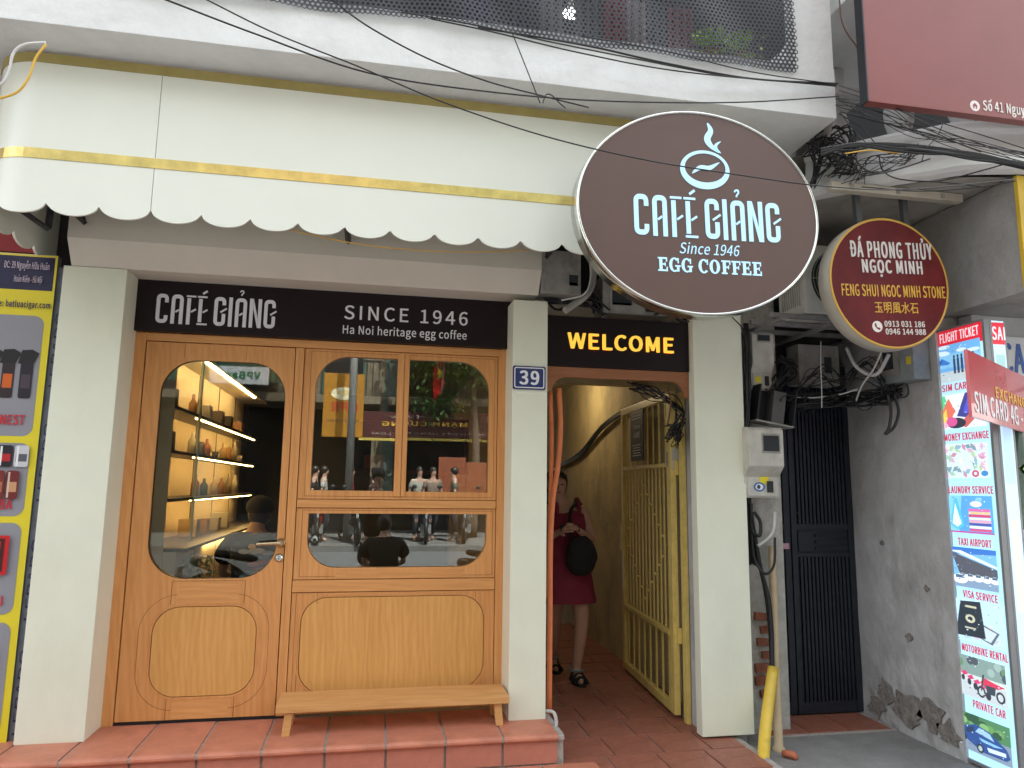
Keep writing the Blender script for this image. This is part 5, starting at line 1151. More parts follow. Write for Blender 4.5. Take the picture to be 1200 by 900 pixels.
# things behind the net
def Bk(x, y, Y=4.2): return PY(x, y, Y)
p = Bk(669, 16, 4.3); t = thing('balcony_lamp', 'small bright lamp glowing behind the black net', 'lamp', tuple(p))
sphere('bulb', mat('lit_bulb', (1, 1, .96), .4, var=0, emit=2), t, (0, 0, 0), (.055, .04, .035)); lathe('cap', PLASD, t, [(.03, .0), (.02, .05), (.015, .08)], (0, 0, .025), 12, local=True)
rg = random.Random(9)
cl = [(720, (.30, .07, .08), 'dark red shirt'), (745, (.45, .36, .34), 'pale pink shirt'), (770, (.12, .13, .16), 'dark grey shirt'), (795, (.34, .13, .13), 'faded red shirt'), (560, (.05, .06, .11), 'navy shirt'), (610, (.09, .09, .12), 'charcoal shirt'), (645, (.22, .23, .22), 'grey shirt'), (930, (.10, .11, .11), 'long grey cloth'), (690, (.14, .16, .15), 'dull green grey cloth')]
for i, (px, c, lab) in enumerate(cl):
    p = Bk(px, -30, 4.1); b = bmesh.new(); n = 12; w_ = .17; rows = []
    for k in range(n+1):
        x = -w_/2+w_*k/n; yy = .02*sin(k*1.7+i); rows.append([b.verts.new((p.x+x, 4.1+yy, 4.75)), b.verts.new((p.x+x*1.1, 4.1+yy*1.5, 4.02+rg.uniform(-.01, .01)+.12*rg.random()*(k % 12 == 0))), b.verts.new((p.x+x*1.1, 4.108+yy*1.5, 4.02)), b.verts.new((p.x+x, 4.108+yy, 4.75))])
    for A, B in zip(rows, rows[1:]):
        for k in range(4): b.faces.new((A[k], A[(k+1) % 4], B[(k+1) % 4], B[k]))
    tag(ob('hanging_cloth', b, mat('cloth_%s' % lab.replace(' ', '_'), tuple(q*.5 for q in c), .9)), lab+' hanging on the balcony behind the black net', 'laundry', 'laundry behind the balcony net')
def leaves(name, parent, pts_fn, n, s, m, seed):
    rg = random.Random(seed); b = bmesh.new()
    for i in range(n):
        c = pts_fn(rg); R = Matrix.Rotation(rg.uniform(0, 6.3), 3, 'Z') @ Matrix.Rotation(rg.uniform(-1.2, 1.2), 3, 'X'); q = s*rg.uniform(.6, 1.3)
        P4 = [Vector((0, -q, 0)), Vector((q*.45, 0, q*.15)), Vector((0, q, 0)), Vector((-q*.45, 0, q*.15))]
        b.faces.new([b.verts.new(c+R @ v) for v in P4])
    return ob(name, b, m, parent)
LEAF = mat('sunlit_leaf', (.40, .62, .10), .5, var=.5, scale=20); LEAFD = mat('dark_leaf', (.035, .075, .022), .5, var=.5, scale=12)  # bright leaf green carries the sunlight in its colour
for px, lab in ((828, 'left of two'), (862, 'right of two')):
    p = Bk(px, 30, 3.5); t = thing('potted_plant', lab+' leafy green plants behind the right end of the black net', 'plant', (p.x, 3.5, 3.905))
    leaves('foliage', t, lambda r: Vector((p.x+r.gauss(0, .05), 3.5+r.gauss(0, .04), 4.02+r.uniform(-.06, .12))), 170, .03, LEAF, 3); lathe('pot', mat('clay_pot', (.3, .12, .07), .8), t, [(.05, 0), (.07, .1), (.075, .11)], (p.x, 3.5, 3.905), 14)
# ================================================================== ROOM BEHIND THE GLASS
WARMP = mat('warm_lit_shelf_back', (.76, .64, .44), .7, var=.06); SHELF = mat('dark_shelf_board', (.05, .035, .028), .4)
sc_ = thing('lit_display_shelving', 'tall display shelving with warm light strips along the left wall behind the door glass', 'shelving', (-1.40, 7.0, .2))
XB, XF = -1.59, -1.33; Y0s, Y1s = 5.10, 9.0
box('back_panel', WARMP, sc_, XB, XB+.02, Y0s, Y1s, .2, 2.58, 0); box('end_panel', WARMP, sc_, XB+.021, XF, Y0s-.02, Y0s, .2, 2.58, 0)
box('front_glass_post', mat('pale_green_edge', (.35, .40, .33), .3), sc_, XF-.012, XF+.004, 5.80, 5.84, 1.12, 2.56, .001)
for k in range(4): box('back_rib', SHELF, sc_, XB+.0205, XB+.026, 5.9+k*.85, 5.906+k*.85, 1.1, 2.56, 0)
SZ = [2.065, 1.765, 1.44, 1.12]
for i, z in enumerate(SZ):
    w_ = .0 if i < 3 else .14
    box('shelf', SHELF, sc_, XB+.021, XF+w_, Y0s, Y1s, z-.022, z, .002)
    if i < 3: tag(box('light_strip', LEDO, sc_, XF-.04, XF-.028, 5.85, Y1s-.4, z-.030, z-.0225, 0), 'warm light strip under the shelf')
box('top_board', WARMP, sc_, XB+.021, XF+.02, Y0s, Y1s, 2.50, 2.52, .002); box('light_strip', LED, sc_, XF-.02, XF, 5.85, 8.3, 2.488, 2.4995, 0)
box('light_strip', LED, sc_, XB+.03, XB+.04, 5.12, 5.7, 2.488, 2.4995, 0)  # strip added to brighten the near niche
for z in (2.03, 1.73, 1.405): box('light_strip', LEDO, sc_, XB+.03, XB+.04, 5.12, 5.7, z, z+.008, 0)  # further strips added to brighten the near niche
box('cupboard', mat('warm_cupboard_front', (.76, .62, .40), .6), sc_, XB+.021, XF+.08, Y0s, Y1s, .2, 1.0975, .002)
box('light_strip', LED, sc_, XF+.10, XF+.112, 5.85, Y1s-.4, 1.089, 1.0965, 0)  # strip added under the counter to brighten the cupboard front
for k in range(5): box('cupboard_gap', SHELF, sc_, XF+.0805, XF+.0825, 5.6+k*.7, 5.606+k*.7, .25, 1.09, 0)
rg = random.Random(21)
GCOL = [(.40, .20, .09), (.12, .08, .05), (.60, .42, .2), (.6, .56, .48), (.05, .045, .04), (.42, .36, .28), (.42, .14, .08)]
CN = ['red brown', 'near black', 'tan', 'cream grey', 'black', 'grey brown', 'dark red']
def jar(y, z, h, r, c, lab, kind):
    mm = mat('shelf_ware_%d' % GCOL.index(c), c, .35, var=.1); x = XF-.12
    if kind == 'bottle': o = lathe('bottle', mm, None, [(r, 0), (r, h*.6), (r*.4, h*.78), (r*.35, h)], (x, y, z), 12)
    elif kind == 'jar': o = lathe('jar', mm, None, [(r*.8, 0), (r, h*.1), (r, h*.85), (r*.7, h*.9), (r*.75, h)], (x, y, z), 12)
    elif kind == 'box': o = box('gift_box', mm, None, x-.06, x+.08, y-r*1.6, y+r*1.6, z+.001, z+h, .004)
    else: o = lathe('cup', mm, None, [(r*.6, 0), (r, h), (r*.92, h), (r*.5, .01)], (x, y, z), 14)
    tag(o, lab, kind.replace('_', ' '), 'wares on the lit shelves behind the door')
for i, (z, lo, hi, n, names) in enumerate(((2.065, 6.0, 8.2, 9, ('bottle', 'box', 'jar', 'box')), (1.765, 5.95, 8.4, 8, ('jar', 'bottle', 'cup', 'bottle')), (1.44, 6.2, 8.2, 6, ('box', 'box', 'bottle')), (1.12, 6.0, 7.6, 4, ('box', 'box', 'cup')))):
    for k in range(n):
        kd = names[(k*3+i) % len(names)]; y = lo+(hi-lo)*(k+.5)/n+rg.uniform(-.05, .05); c = GCOL[(k*5+i*3) % len(GCOL)]
        h = {'bottle': .22, 'jar': .15, 'box': .16, 'cup': .10}[kd]*rg.uniform(.65, .95)
        jar(y, z, h, .034, c, '%s %s, %s from the near end of the %s lit shelf' % (CN[GCOL.index(c)], kd, ('first', 'second', 'third', 'fourth', 'fifth', 'sixth', 'seventh', 'eighth', 'ninth')[k], ('top', 'second', 'third', 'lowest')[i]), kd)
for z, lab in ((2.065, 'dark container in the near end of the top lit shelf'), (1.765, 'dark container in the near end of the second lit shelf')):
    tag(box('container', SHELF, None, XF-.16, XF-.06, 5.3, 5.42, z+.001, z+.14, .005), lab, 'container')
# dark partition across the back of the room
tag(box('dark_partition', mat('black_partition', (.02, .02, .022), .5), None, -.72, .88, 8.6, 8.7, .2, 2.6, 0), 'black partition across the back of the cafe room', 'partition')
# framed picture behind the upper left window
fp = thing('framed_portrait', 'large dark framed portrait hanging in the room behind the upper windows', 'picture', (.22, 5.9, 1.7))
fx0, fx1, fz1, fz0 = PY(421, 495, 5.9).x, PY(545, 495, 5.9).x, PY(421, 493, 5.9).z, PY(421, 550, 5.9).z
plate('frame', mat('dark_red_frame', (.07, .02, .015), .4), fp, R4(fx0-.03, fx1+.03, fz0-.03, fz1+.03), [R4(fx0, fx1, fz0, fz1)], 5.87, 5.90)
fx = (fx0+fx1)/2-.12; fz = fz0; ph = fz1-fz0
prints('portrait_print', fp, [(c, [(x-.22, z-1.7) for x, z in q]) for c, q in [((44, 36, 32), R4(fx0, fx1, fz0, fz1)), ((22, 18, 18), [(fx-.30, fz+.005), (fx-.26, fz+ph*.42), (fx-.08, fz+ph*.55), (fx+.08, fz+ph*.55), (fx+.24, fz+ph*.42), (fx+.28, fz+.005)]), ((98, 76, 62), ell(fx, fz+ph*.72, .068, .095)), ((24, 18, 16), ell(fx, fz+ph*.88, .072, .045)), ((110, 40, 26), R4(fx0+.05, fx-.10, fz+.01, fz+ph*.3))]], y=-.01)
# ================================================================== PEOPLE
def person(t, P, m_skin, hair=None, hands=True, sc=1.0):
    """P: joints in the thing's own coordinates; returns the body mesh"""
    V, E = [], []
    def add(p, r, par=None):
        V.append((tuple(p), r)); i = len(V)-1
        if par is not None: E.append((par, i))
        return i
    v = {k: Vector(q) for k, q in P.items()}
    pel = add(v['pelvis'], (.135*sc, .10*sc)); wa = add(v['pelvis'].lerp(v['chest'], .5), (.12*sc, .085*sc), pel); ch = add(v['chest'], (.15*sc, .095*sc), wa)
    nb_ = add(v['neck'], .058*sc, ch); hb = add(v['neck'].lerp(v['head'], .55), .052*sc, nb_); hd_ = add(v['head'], (.072*sc, .088*sc), hb); add(v['crown'], (.060*sc, .07*sc), hd_)
    for s in 'LR':
        sh = add(v['sh'+s], .050*sc, ch); ua = add(v['sh'+s].lerp(v['el'+s], .5), .041*sc, sh); el = add(v['el'+s], .034*sc, ua); fo = add(v['el'+s].lerp(v['ha'+s], .4), .034*sc, el); wr = add(v['ha'+s], .023*sc, fo)
        d = (v['ha'+s]-v['el'+s]).normalized(); pa = add(v['ha'+s]+d*.055*sc, (.030*sc, .018*sc), wr)
        if hands:
            cur = v.get('grip'+s, Vector((0, -.3, -1))).normalized(); side = d.cross(cur).normalized()
            for k in range(4):
                o = side*(k-1.5)*.019; L = (.036, .041, .039, .031)[k]
                b0 = v['ha'+s]+d*.085*sc+o*1.05; j = add(b0, .0085, pa); j2 = add(b0+(d*.6+cur*.8).normalized()*L, .0078, j); add(b0+(d*.6+cur*.8).normalized()*L+cur*L*.75, .0065, j2)
            th_ = v['ha'+s]+d*.03*sc+side*(-.036); j = add(th_, .0105, pa); add(th_+(d*.8+cur*.6-side*.4).normalized()*.042, .009, j)
        hp = add(v['hip'+s], .088*sc, pel); ml = add(v['hip'+s].lerp(v['kn'+s], .5), .076*sc, hp); kn_ = add(v['kn'+s], .053*sc, ml); cf = add(v['kn'+s].lerp(v['an'+s], .32), .054*sc, kn_); an = add(v['an'+s], .033*sc, cf)
        he = add(v['an'+s]+(v['to'+s]-v['an'+s])*.35+Vector((0, 0, -.01)), .034*sc, an); add(v['to'+s], (.038*sc, .020*sc), he)
    return skin('body', V, E, m_skin, t, 2)
# ---- woman in the alley
wo = thing('person', 'woman in a burgundy sleeveless dress walking out of the alley looking down at a phone', 'person', (1.465, 5.60, .062)); wo.scale = (1.09, 1.0, 1.0)
W = dict(pelvis=(.06, 0, .84), chest=(.055, 0, 1.20), neck=(.0, -.01, 1.375), head=(-.035, -.065, 1.49), crown=(-.037, -.065, 1.575),
         shL=(.185, 0, 1.33), elL=(.235, -.06, 1.07), haL=(.085, -.25, 1.16), shR=(-.085, 0, 1.33), elR=(-.15, -.06, 1.07), haR=(-.06, -.25, 1.15),
         gripL=(-.8, -.5, 0), gripR=(.8, -.5, 0),
         hipL=(.14, 0, .80), knL=(.155, -.06, .45), anL=(.125, -.01, .085), toL=(.130, -.15, .022),
         hipR=(-.02, 0, .80), knR=(-.01, .10, .46), anR=(.035, .36, .10), toR=(.04, .24, .022))
bd = person(wo, W, SKIN)
dress = loft('dress', DRESS, wo, [(.60, .065, .0, .215, .165), (.66, .062, 0, .205, .155), (.80, .06, 0, .185, .135), (.90, .055, 0, .165, .12), (1.03, .05, 0, .142, .105), (1.12, .05, 0, .150, .112), (1.20, .05, 0, .158, .118), (1.27, .05, 0, .145, .100), (1.305, .05, .005, .12, .075)], fold=0, close=False)
for v in dress.data.vertices:
    h = max(0, (1.0-v.co.z)/.4); a = math.atan2(v.co.y, v.co.x-.06); k = 1+.05*h*sin(8*a)+.02*h*sin(13*a+1); v.co.x = .06+(v.co.x-.06)*k; v.co.y *= k
for s in (-1, 1): tube('strap', DRESS, wo, [(.05+s*.085, -.075, 1.27), (.05+s*.083, -.062, 1.335), (.05+s*.08, -.01, 1.395), (.05+s*.083, .065, 1.28)], .017, 4, 8, True)
hc = Vector((-.037, -.042, 1.515))
hr = sphere('hair', HAIR, wo, hc, (.093, .105, .118), 20, fn=lambda p: 1+.03*sin(p.x*17)+.02*sin(p.z*23))
for v in hr.data.vertices: # open the face and let the hair fall to the shoulders
    d = v.co-hc
    if d.y < -.005 and d.z < .045: v.co.y = hc.y-.005+(d.y+.005)*.08
    if d.z < -.03: v.co.z -= (-.03-d.z)*1.1; v.co.y += .02
sphere('nose', SKIN, wo, (-.039, -.158, 1.485), (.011, .016, .02), 8)
for s in (-1, 1): sphere('eye', BLKC, wo, (-.037+s*.028, -.134, 1.508), (.011, .007, .005), 8)
sphere('mouth', mat('lips', (.35, .09, .08), .5), wo, (-.038, -.137, 1.448), (.019, .007, .006), 8)
for s, a, to in ((1, W['anL'], W['toL']), (-1, W['anR'], W['toR'])):
    a, to = Vector(a), Vector(to); b = bmesh.new(); d = (to-a); d.z = 0; d.normalize(); hl = a-d*.05; hl.z = 0; L = (to-hl).length+.03; ang = math.atan2(d.x, -d.y)
    M = Matrix.Translation((hl.x, hl.y, 0)) @ Matrix.Rotation(ang, 4, 'Z')
    pts = [(.030*sin(t)*(1.15 if cos(t) < 0 else 1), -(L/2)+(L/2+.01)*cos(t)) for t in [2*pi*k/20 for k in range(20)]]
    F = [b.verts.new(M @ Vector((x*1.35, y, -.012+.0))) for x, y in pts]; G = [b.verts.new(M @ Vector((x*1.35, y, .014))) for x, y in pts]
    b.faces.new(F); b.faces.new(G)
    for k in range(20): b.faces.new((F[k], F[(k+1) % 20], G[(k+1) % 20], G[k]))
    bmesh.ops.recalc_face_normals(b, faces=b.faces); sn = ob('sandal', b, BLKC, wo, True)
    for yy, h, wd in ((-L*.30, .085, .045), (-L*.55, .062, .046), (-L*.80, .048, .047)):
        b2 = bmesh.new(); tubebm(b2, [M @ Vector((wd*cos(t), yy, .012+h*sin(t))) for t in [pi*k/10 for k in range(11)]], .011, 6); ob('strap', b2, BLKC, sn, True)
    b2 = bmesh.new(); c0 = a+Vector((0, 0, .0)); tubebm(b2, [(c0.x+.044*cos(t), c0.y+.048*sin(t), c0.z+.0) for t in [2*pi*k/14 for k in range(15)]], .012, 6); ob('ankle_strap', b2, mat('grey_strap', (.20, .21, .24), .6), sn, True)
bg_ = thing('shoulder_bag', 'round black shoulder bag hanging at the side of the woman in burgundy', 'bag', (1.59, 5.40, .86))
sphere('pouch', BLKC, bg_, (.0, .0, .17), (.125, .07, .155), 20, fn=lambda p: 1+.04*sin(p.x*9+p.z*7))
tube('strap', BLKC, bg_, [(-.08, 0, .28), (-.085, .02, .48), (-.03, .10, .55), (.04, .20, .57), (.10, .24, .45), (.10, .10, .28)], .014, 6, 8, True)
ph_ = thing('phone', 'black phone held in both hands by the woman in burgundy', 'phone', (1.475, 5.30, 1.23))
box('case', BLKM, ph_, -.075, .075, -.006, .006, -.012, .055, .006, True, Matrix.Rotation(radians(-50), 4, 'X'))
# ---- customer in a black T-shirt
cu = thing('person', 'customer in a printed black T-shirt and black cap seated behind the door glass', 'person', (-.84, 5.62, .2))
Cc = dict(pelvis=(0, 0, .52), chest=(-.01, .02, .86), neck=(0, .04, 1.02), head=(.01, .08, 1.13), crown=(.01, .08, 1.22),
          shL=(-.19, .02, .95), elL=(-.235, .12, .68), haL=(-.14, .33, .62), shR=(.19, .02, .95), elR=(.24, .12, .68), haR=(.14, .33, .62),
          hipL=(-.10, .05, .50), knL=(-.16, .43, .50), anL=(-.16, .45, .09), toL=(-.16, .58, .03), hipR=(.10, .05, .50), knR=(.16, .43, .50), anR=(.16, .45, .09), toR=(.16, .58, .03))
person(cu, Cc, SKIN, hands=False)
ts = skin('t_shirt', [((0, 0, .46), (.185, .15)), ((0, .0, .64), (.175, .13)), ((-.01, .015, .84), (.185, .125)), ((0, .03, .955), (.10, .08)), ((-.16, .02, .94), .085), ((-.245, .08, .76), .078), ((.16, .02, .94), .085), ((.245, .08, .76), .078)], [(0, 1), (1, 2), (2, 3), (2, 4), (4, 5), (2, 6), (6, 7)], BLKC, cu)
tr = skin('trousers', [((0, .02, .50), (.17, .13)), ((-.12, .18, .51), .095), ((-.16, .43, .50), .072), ((-.16, .45, .15), .06), ((.12, .18, .51), .095), ((.16, .43, .50), .072), ((.16, .45, .15), .06)], [(0, 1), (1, 2), (2, 3), (0, 4), (4, 5), (5, 6)], BLKC, cu)
cp_ = sphere('cap', BLKC, cu, (.01, .075, 1.175), (.098, .108, .085), 18); 
sphere('hair', HAIR, cu, (.01, .07, 1.12), (.083, .088, .09), 14)
def project(o, polys, name, parent):
    bv = BVHTree.FromPolygons([v.co.copy() for v in o.data.vertices], [tuple(p.vertices) for p in o.data.polygons])
    b = bmesh.new(); lay = b.loops.layers.float_color.new('ink')
    for i, (c, pl_) in enumerate(polys):
        cx = sum(p[0] for p in pl_)/len(pl_); cz = sum(p[1] for p in pl_)/len(pl_)
        def hit(x, z):
            r = bv.ray_cast(Vector((x, -2, z)), Vector((0, 1, 0))); return (r[0]+Vector((0, -.003-.0006*i, 0))) if r[0] else None
        rings = [[hit(cx+(x-cx)*k, cz+(z-cz)*k) for x, z in pl_] for k in (.5, 1)]; c0 = hit(cx, cz)
        if c0 is None or any(q is None for r in rings for q in r): continue
        cv = b.verts.new(c0); vr = [[b.verts.new(q) for q in r] for r in rings]; n = len(pl_)
        fs = [b.faces.new((cv, vr[0][k], vr[0][(k+1) % n])) for k in range(n)]+[b.faces.new((vr[0][k], vr[1][k], vr[1][(k+1) % n], vr[0][(k+1) % n])) for k in range(n)]
        for f in fs:
            for lp_ in f.loops: lp_[lay] = srgb(*c)
    return ob(name, b, PRINT, parent, True)
project(ts, [((150, 148, 146), ell(-.06, .86, .04, .018)), ((176, 174, 170), ell(.03, .865, .06, .02)), ((150, 150, 150), ell(.105, .85, .045, .016)), ((190, 150, 40), ell(-.005, .895, .028, .02)),
             ((160, 60, 44), ell(.05, .78, .085, .018, a=.15)), ((130, 40, 40), ell(.06, .74, .07, .014, a=.15)), ((70, 110, 150), ell(.0, .70, .06, .03)), ((90, 140, 180), ell(.08, .68, .06, .028)), ((110, 150, 180), ell(-.05, .67, .035, .03)), ((180, 190, 190), ell(.04, .715, .03, .01)), ((60, 90, 130), ell(.05, .635, .08, .02))], 'shirt_print', cu)
stl = thing('stool', 'dark wooden stool under the customer in the black T-shirt', 'stool', (-.84, 5.62, .2))
box('seat', SHELF, stl, -.18, .18, -.16, .18, .36, .395, .01, True)
for x in (-.14, .14):
    for y in (-.12, .14): box('leg', SHELF, stl, x-.018, x+.018, y-.018, y+.018, 0, .359, .003, True)
# photographer standing in the street, mirrored in the panes, and a companion sitting on a low stool
pg = thing('person', 'person in a dark brown shirt standing in the street holding up a phone', 'person', (.06, -.42, -.13))
Pp = dict(pelvis=(0, 0, .95), chest=(0, 0, 1.34), neck=(0, 0, 1.53), head=(0, .04, 1.66), crown=(0, .03, 1.76), shL=(-.20, 0, 1.46), elL=(-.23, .12, 1.26), haL=(-.10, .30, 1.52), shR=(.20, 0, 1.46), elR=(.20, .12, 1.26), haR=(.02, .30, 1.52), gripL=(.8, -.2, .1), gripR=(-.8, -.2, .1),
          hipL=(-.10, 0, .90), knL=(-.13, .03, .50), anL=(-.14, 0, .09), toL=(-.15, .14, .03), hipR=(.10, 0, .90), knR=(.13, .03, .50), anR=(.14, 0, .09), toR=(.15, .14, .03))
person(pg, Pp, SKIN)
BRC = mat('dark_brown_cloth', (.035, .024, .018), .9)
skin('shirt', [((0, 0, .86), (.20, .14)), ((0, 0, 1.30), (.20, .14)), ((0, 0, 1.50), (.09, .08)), ((-.19, 0, 1.45), .085), ((-.235, .10, 1.30), .07), ((.19, 0, 1.45), .085), ((.215, .10, 1.30), .07)], [(0, 1), (1, 2), (1, 3), (3, 4), (1, 5), (5, 6)], BRC, pg)
skin('shorts', [((0, 0, .92), (.18, .13)), ((-.12, .01, .74), .12), ((-.14, .02, .56), .115), ((.12, .01, .74), .12), ((.14, .02, .56), .115)], [(0, 1), (1, 2), (0, 3), (3, 4)], BRC, pg)
sphere('hair', HAIR, pg, (0, .01, 1.71), (.09, .10, .10), 14)
cq = thing('person', 'dark haired person in a black jacket sitting low on a stool in the street', 'person', (.16, .22, -.13), pi)
person(cq, {k: Vector(v) for k, v in Cc.items()}, SKIN, hands=False)
skin('jacket', [((0, 0, .46), (.21, .16)), ((0, .0, .64), (.20, .14)), ((-.01, .015, .84), (.21, .135)), ((0, .03, .975), (.085, .08)), ((-.17, .02, .92), .095), ((-.25, .10, .74), .08), ((.17, .02, .92), .095), ((.25, .10, .74), .08)], [(0, 1), (1, 2), (2, 3), (2, 4), (4, 5), (2, 6), (6, 7)], BLKC, cq)
sphere('hair', HAIR, cq, (.01, .065, 1.145), (.092, .10, .112), 18)
stl2 = thing('stool', 'low dark stool in the street under the person in the black jacket', 'stool', (.16, .22, -.13))
box('seat', SHELF, stl2, -.18, .18, -.16, .18, .36, .395, .01, True)
for x in (-.14, .14):
    for y in (-.12, .14): box('leg', SHELF, stl2, x-.018, x+.018, y-.018, y+.018, 0, .359, .003, True)
# floor plant inside the door
pp = thing('potted_plant', 'small pale green plant in a pot just inside the door glass at the lower left', 'plant', (-1.08, 4.95, .2))
leaves('foliage', pp, lambda r: Vector((-1.08+r.gauss(0, .05), 4.95+r.gauss(0, .05), .98+r.uniform(-.05, .10))), 120, .03, mat('pale_leaf', (.22, .30, .12), .5, var=.5, scale=20), 5)
lathe('pot', mat('white_pot', (.4, .4, .38), .5), pp, [(.05, .001), (.06, .5), (.07, .72), (.065, .72)], (-1.08, 4.95, .2), 16)
# ================================================================== ACROSS THE STREET (seen mirrored in the panes)
TS = 17
def Mi(px, py, Y):
    p = PY(px, py+TS, 9.0-Y); return p.x, p.z
YO = -10.6
def across(name, label, cat, x): return thing(name, label, cat, (x, YO, 0), pi)
OBW = mat('pale_green_render', (.11, .15, .13), .85, var=.2, scale=.8); OBW2 = mat('ochre_render', (.20, .16, .11), .85, var=.2, scale=.8)
DKW = mat('dark_opening', (.02, .022, .024), .2)
def house(x0, x1, h, m, label, floors=3, seed=1):
    t = across('row_house', label, 'building', (x0+x1)/2); hw = (x1-x0)/2; rg = random.Random(seed)
    box('wall', m, t, -hw, hw, 0, 8, 3.3, h, 0, True); box('shop_opening', DKW, t, -hw, hw, .8, 1.0, 0, 3.3, 0, True)
    for s in (-1, 1): box('pier', m, t, s*(hw-.15)-.15, s*(hw-.15)+.15, .0, .8, 0, 3.3, 0, True)
    for f in range(floors):
        z = 3.6+f*3.3
        box('balcony', OBW2, t, -hw+.1, hw-.1, -.8, 0, z-.25, z-.05, .01, True)
        b = bmesh.new()
        for k in range(int(hw*2/.16)): bx(b, -hw+.15+k*.16, -hw+.175+k*.16, -.78, -.755, z-.05, z+.85)
        bx(b, -hw+.1, hw-.1, -.79, -.74, z+.85, z+.9); ob('railing', b, BLKM, t, True)
        n = max(2, int(hw*2/1.6))
        for k in range(n):
            x = -hw+hw*2*(k+.5)/n; wn = box('window', DKW, t, x-.5, x+.5, -.03, .02, z+.1, z+2.2, 0, True); box('frame', mat('shutter_green', (.05, .12, .09), .6), wn, x-.58, x-.505, -.06, .02, z+.05, z+2.3, 0, True)
            box('frame', MC['shutter_green'], wn, x+.505, x+.58, -.06, .02, z+.05, z+2.3, 0, True)
    return t
house(-16, -9.5, 10, OBW2, 'ochre row house far left across the street', 2, 1); house(-9.5, -4.2, 11.5, OBW, 'pale green row house with the bank sign across the street', 2, 2)
house(-4.2, .2, 12.5, OBW2, 'ochre row house behind the yellow banner across the street', 2, 3); ho = house(.2, 6.2, 12, OBW, 'pale green row house with the burgundy fascia across the street', 2, 4)
house(6.2, 12, 9, OBW2, 'low ochre row house behind the street tree', 2, 5); house(12, 19, 12.5, OBW, 'pale green row house farthest right across the street', 2, 6)
def osign(px0, py0, px1, py1, Y, name, label, m, cat='sign'):
    x0, z1 = Mi(px0, py0, Y); x1, z0 = Mi(px1, py1, Y); t = thing(name, label, cat, ((x0+x1)/2, Y, z0), pi)
    w_, h = abs(x1-x0), z1-z0; box('board', m, t, -w_/2, w_/2, 0, .1, 0, h, .01, True); return t, w_, h
s1, w_, h = osign(421, 477, 542+32, 511, -9.6, 'burgundy_fascia', 'burgundy shop fascia with yellow lettering across the street', mat('burgundy_fascia', (.09, .025, .022), .5))
text('lettering', s1, 'MẠNH CƯỜNG', -w_*.32, w_*.33, h*.40, h*.68, -.002, YR, .01, .04); text('lettering', s1, 'ĐỒ GỖ MỸ NGHỆ CAO CẤP', -w_*.28, w_*.28, h*.74, h*.88, -.002, mat('dim_print', (.45, .35, .3), .5), .01, .02)
text('lettering', s1, 'NHẬN ĐẶT HÀNG CÁC LOẠI', -w_*.45, w_*.4, h*.10, h*.22, -.002, MC['dim_print'], .01, .02); box('yellow_strip', mat('yellow_strip', (.6, .45, .1), .5), s1, -w_/2, w_/2, -.02, 0, -.08, -.01, 0, True)
s2, w_, h = osign(380, 432, 424, 508, -8.9, 'yellow_banner', 'tall orange yellow street banner with a drawn cup and red letters across the street', mat('orange_banner', (.42, .18, .01), .6))
prints('drawing', s2, [((240, 226, 190), ell(.0, h*.68, w_*.32, h*.10, 18)), ((226, 200, 140), ell(-.03, h*.69, w_*.2, h*.05, 14))], y=-.001); text('lettering', s2, 'COFFEE', -w_*.36, w_*.3, h*.40, h*.54, -.001, RL, .005, .06); text('lettering', s2, 'OPEN EVERY DAY', -w_*.4, w_*.4, h*.24, h*.27, -.001, NVY, .004, .02)
s3, w_, h = osign(246, 424, 314, 447, -9.6, 'bank_sign', 'white bank sign with green letters on the green fascia across the street', mat('white_board', (.70, .72, .76), .4))
text('lettering', s3, 'VPBank', -w_*.36, w_*.36, h*.3, h*.75, -.002, mat('green_print', (.02, .22, .08), .5, var=.02), .01, .05)
s4, _, _ = osign(190, 418, 360, 446, -9.9, 'green_fascia', 'green fascia behind the bank sign across the street', mat('green_fascia', (.03, .14, .09), .5))
s5, _, _ = osign(514, 532, 545, 574, -8.8, 'orange_hoarding', 'taller orange hoarding on the far pavement', mat('orange_hoarding', (.26, .07, .03), .6)); s6, _, _ = osign(546, 538, 580, 574, -8.8, 'orange_hoarding', 'lower orange hoarding beside the street tree', MC['orange_hoarding'])
x, z = Mi(521, 440, -9.0); t = thing('flag', 'red flag with a yellow star hanging from a pole across the street', 'flag', (x, -9.0, z), pi)
tube('pole', GREYM, t, [(0, 0, 1.0), (.1, -.2, -.4)], .02, 0, 6, True); prints('cloth', t, [((190, 30, 24), [(0, .8), (.32, .2), (.28, -.6), (.02, -.2)]), ((230, 200, 60), ell(.14, .1, .08, .12, 5))], y=-.1); 
tube('lamp_post', GREYM, None, [(Mi(411, 500, -8.0)[0], -8.0, 0), (Mi(411, 500, -8.0)[0], -8.0, 8)], .09, 0, 12); tag(bpy.data.objects['lamp_post'], 'grey street pole on the far pavement', 'street pole')
x, z = Mi(556, 470, -9.2); t = thing('street_tree', 'leafy street tree on the far pavement', 'tree', (x, -9.2, 0))
tube('trunk', mat('bark', (.12, .085, .06), .9, bump=.6), t, [(x, -9.2, 0), (x+.05, -9.15, 2), (x-.05, -9.2, 4), (x+.1, -9.2, 6.5)], .12, 6, 10, rr=lambda t: .13-.08*t)
cen = [Vector((x+random.uniform(-1.2, 1.2), -9.2+random.uniform(-1, 1), random.uniform(3.2, 8.5))) for _ in range(16)]
def crown(r):
    c = r.choice(cen); return c+Vector((r.gauss(0, .35), r.gauss(0, .35), r.gauss(0, .3)))
leaves('crown', t, crown, 5200, .10, mat('tree_leaf', (.10, .19, .05), .5, var=.5, scale=8), 8)
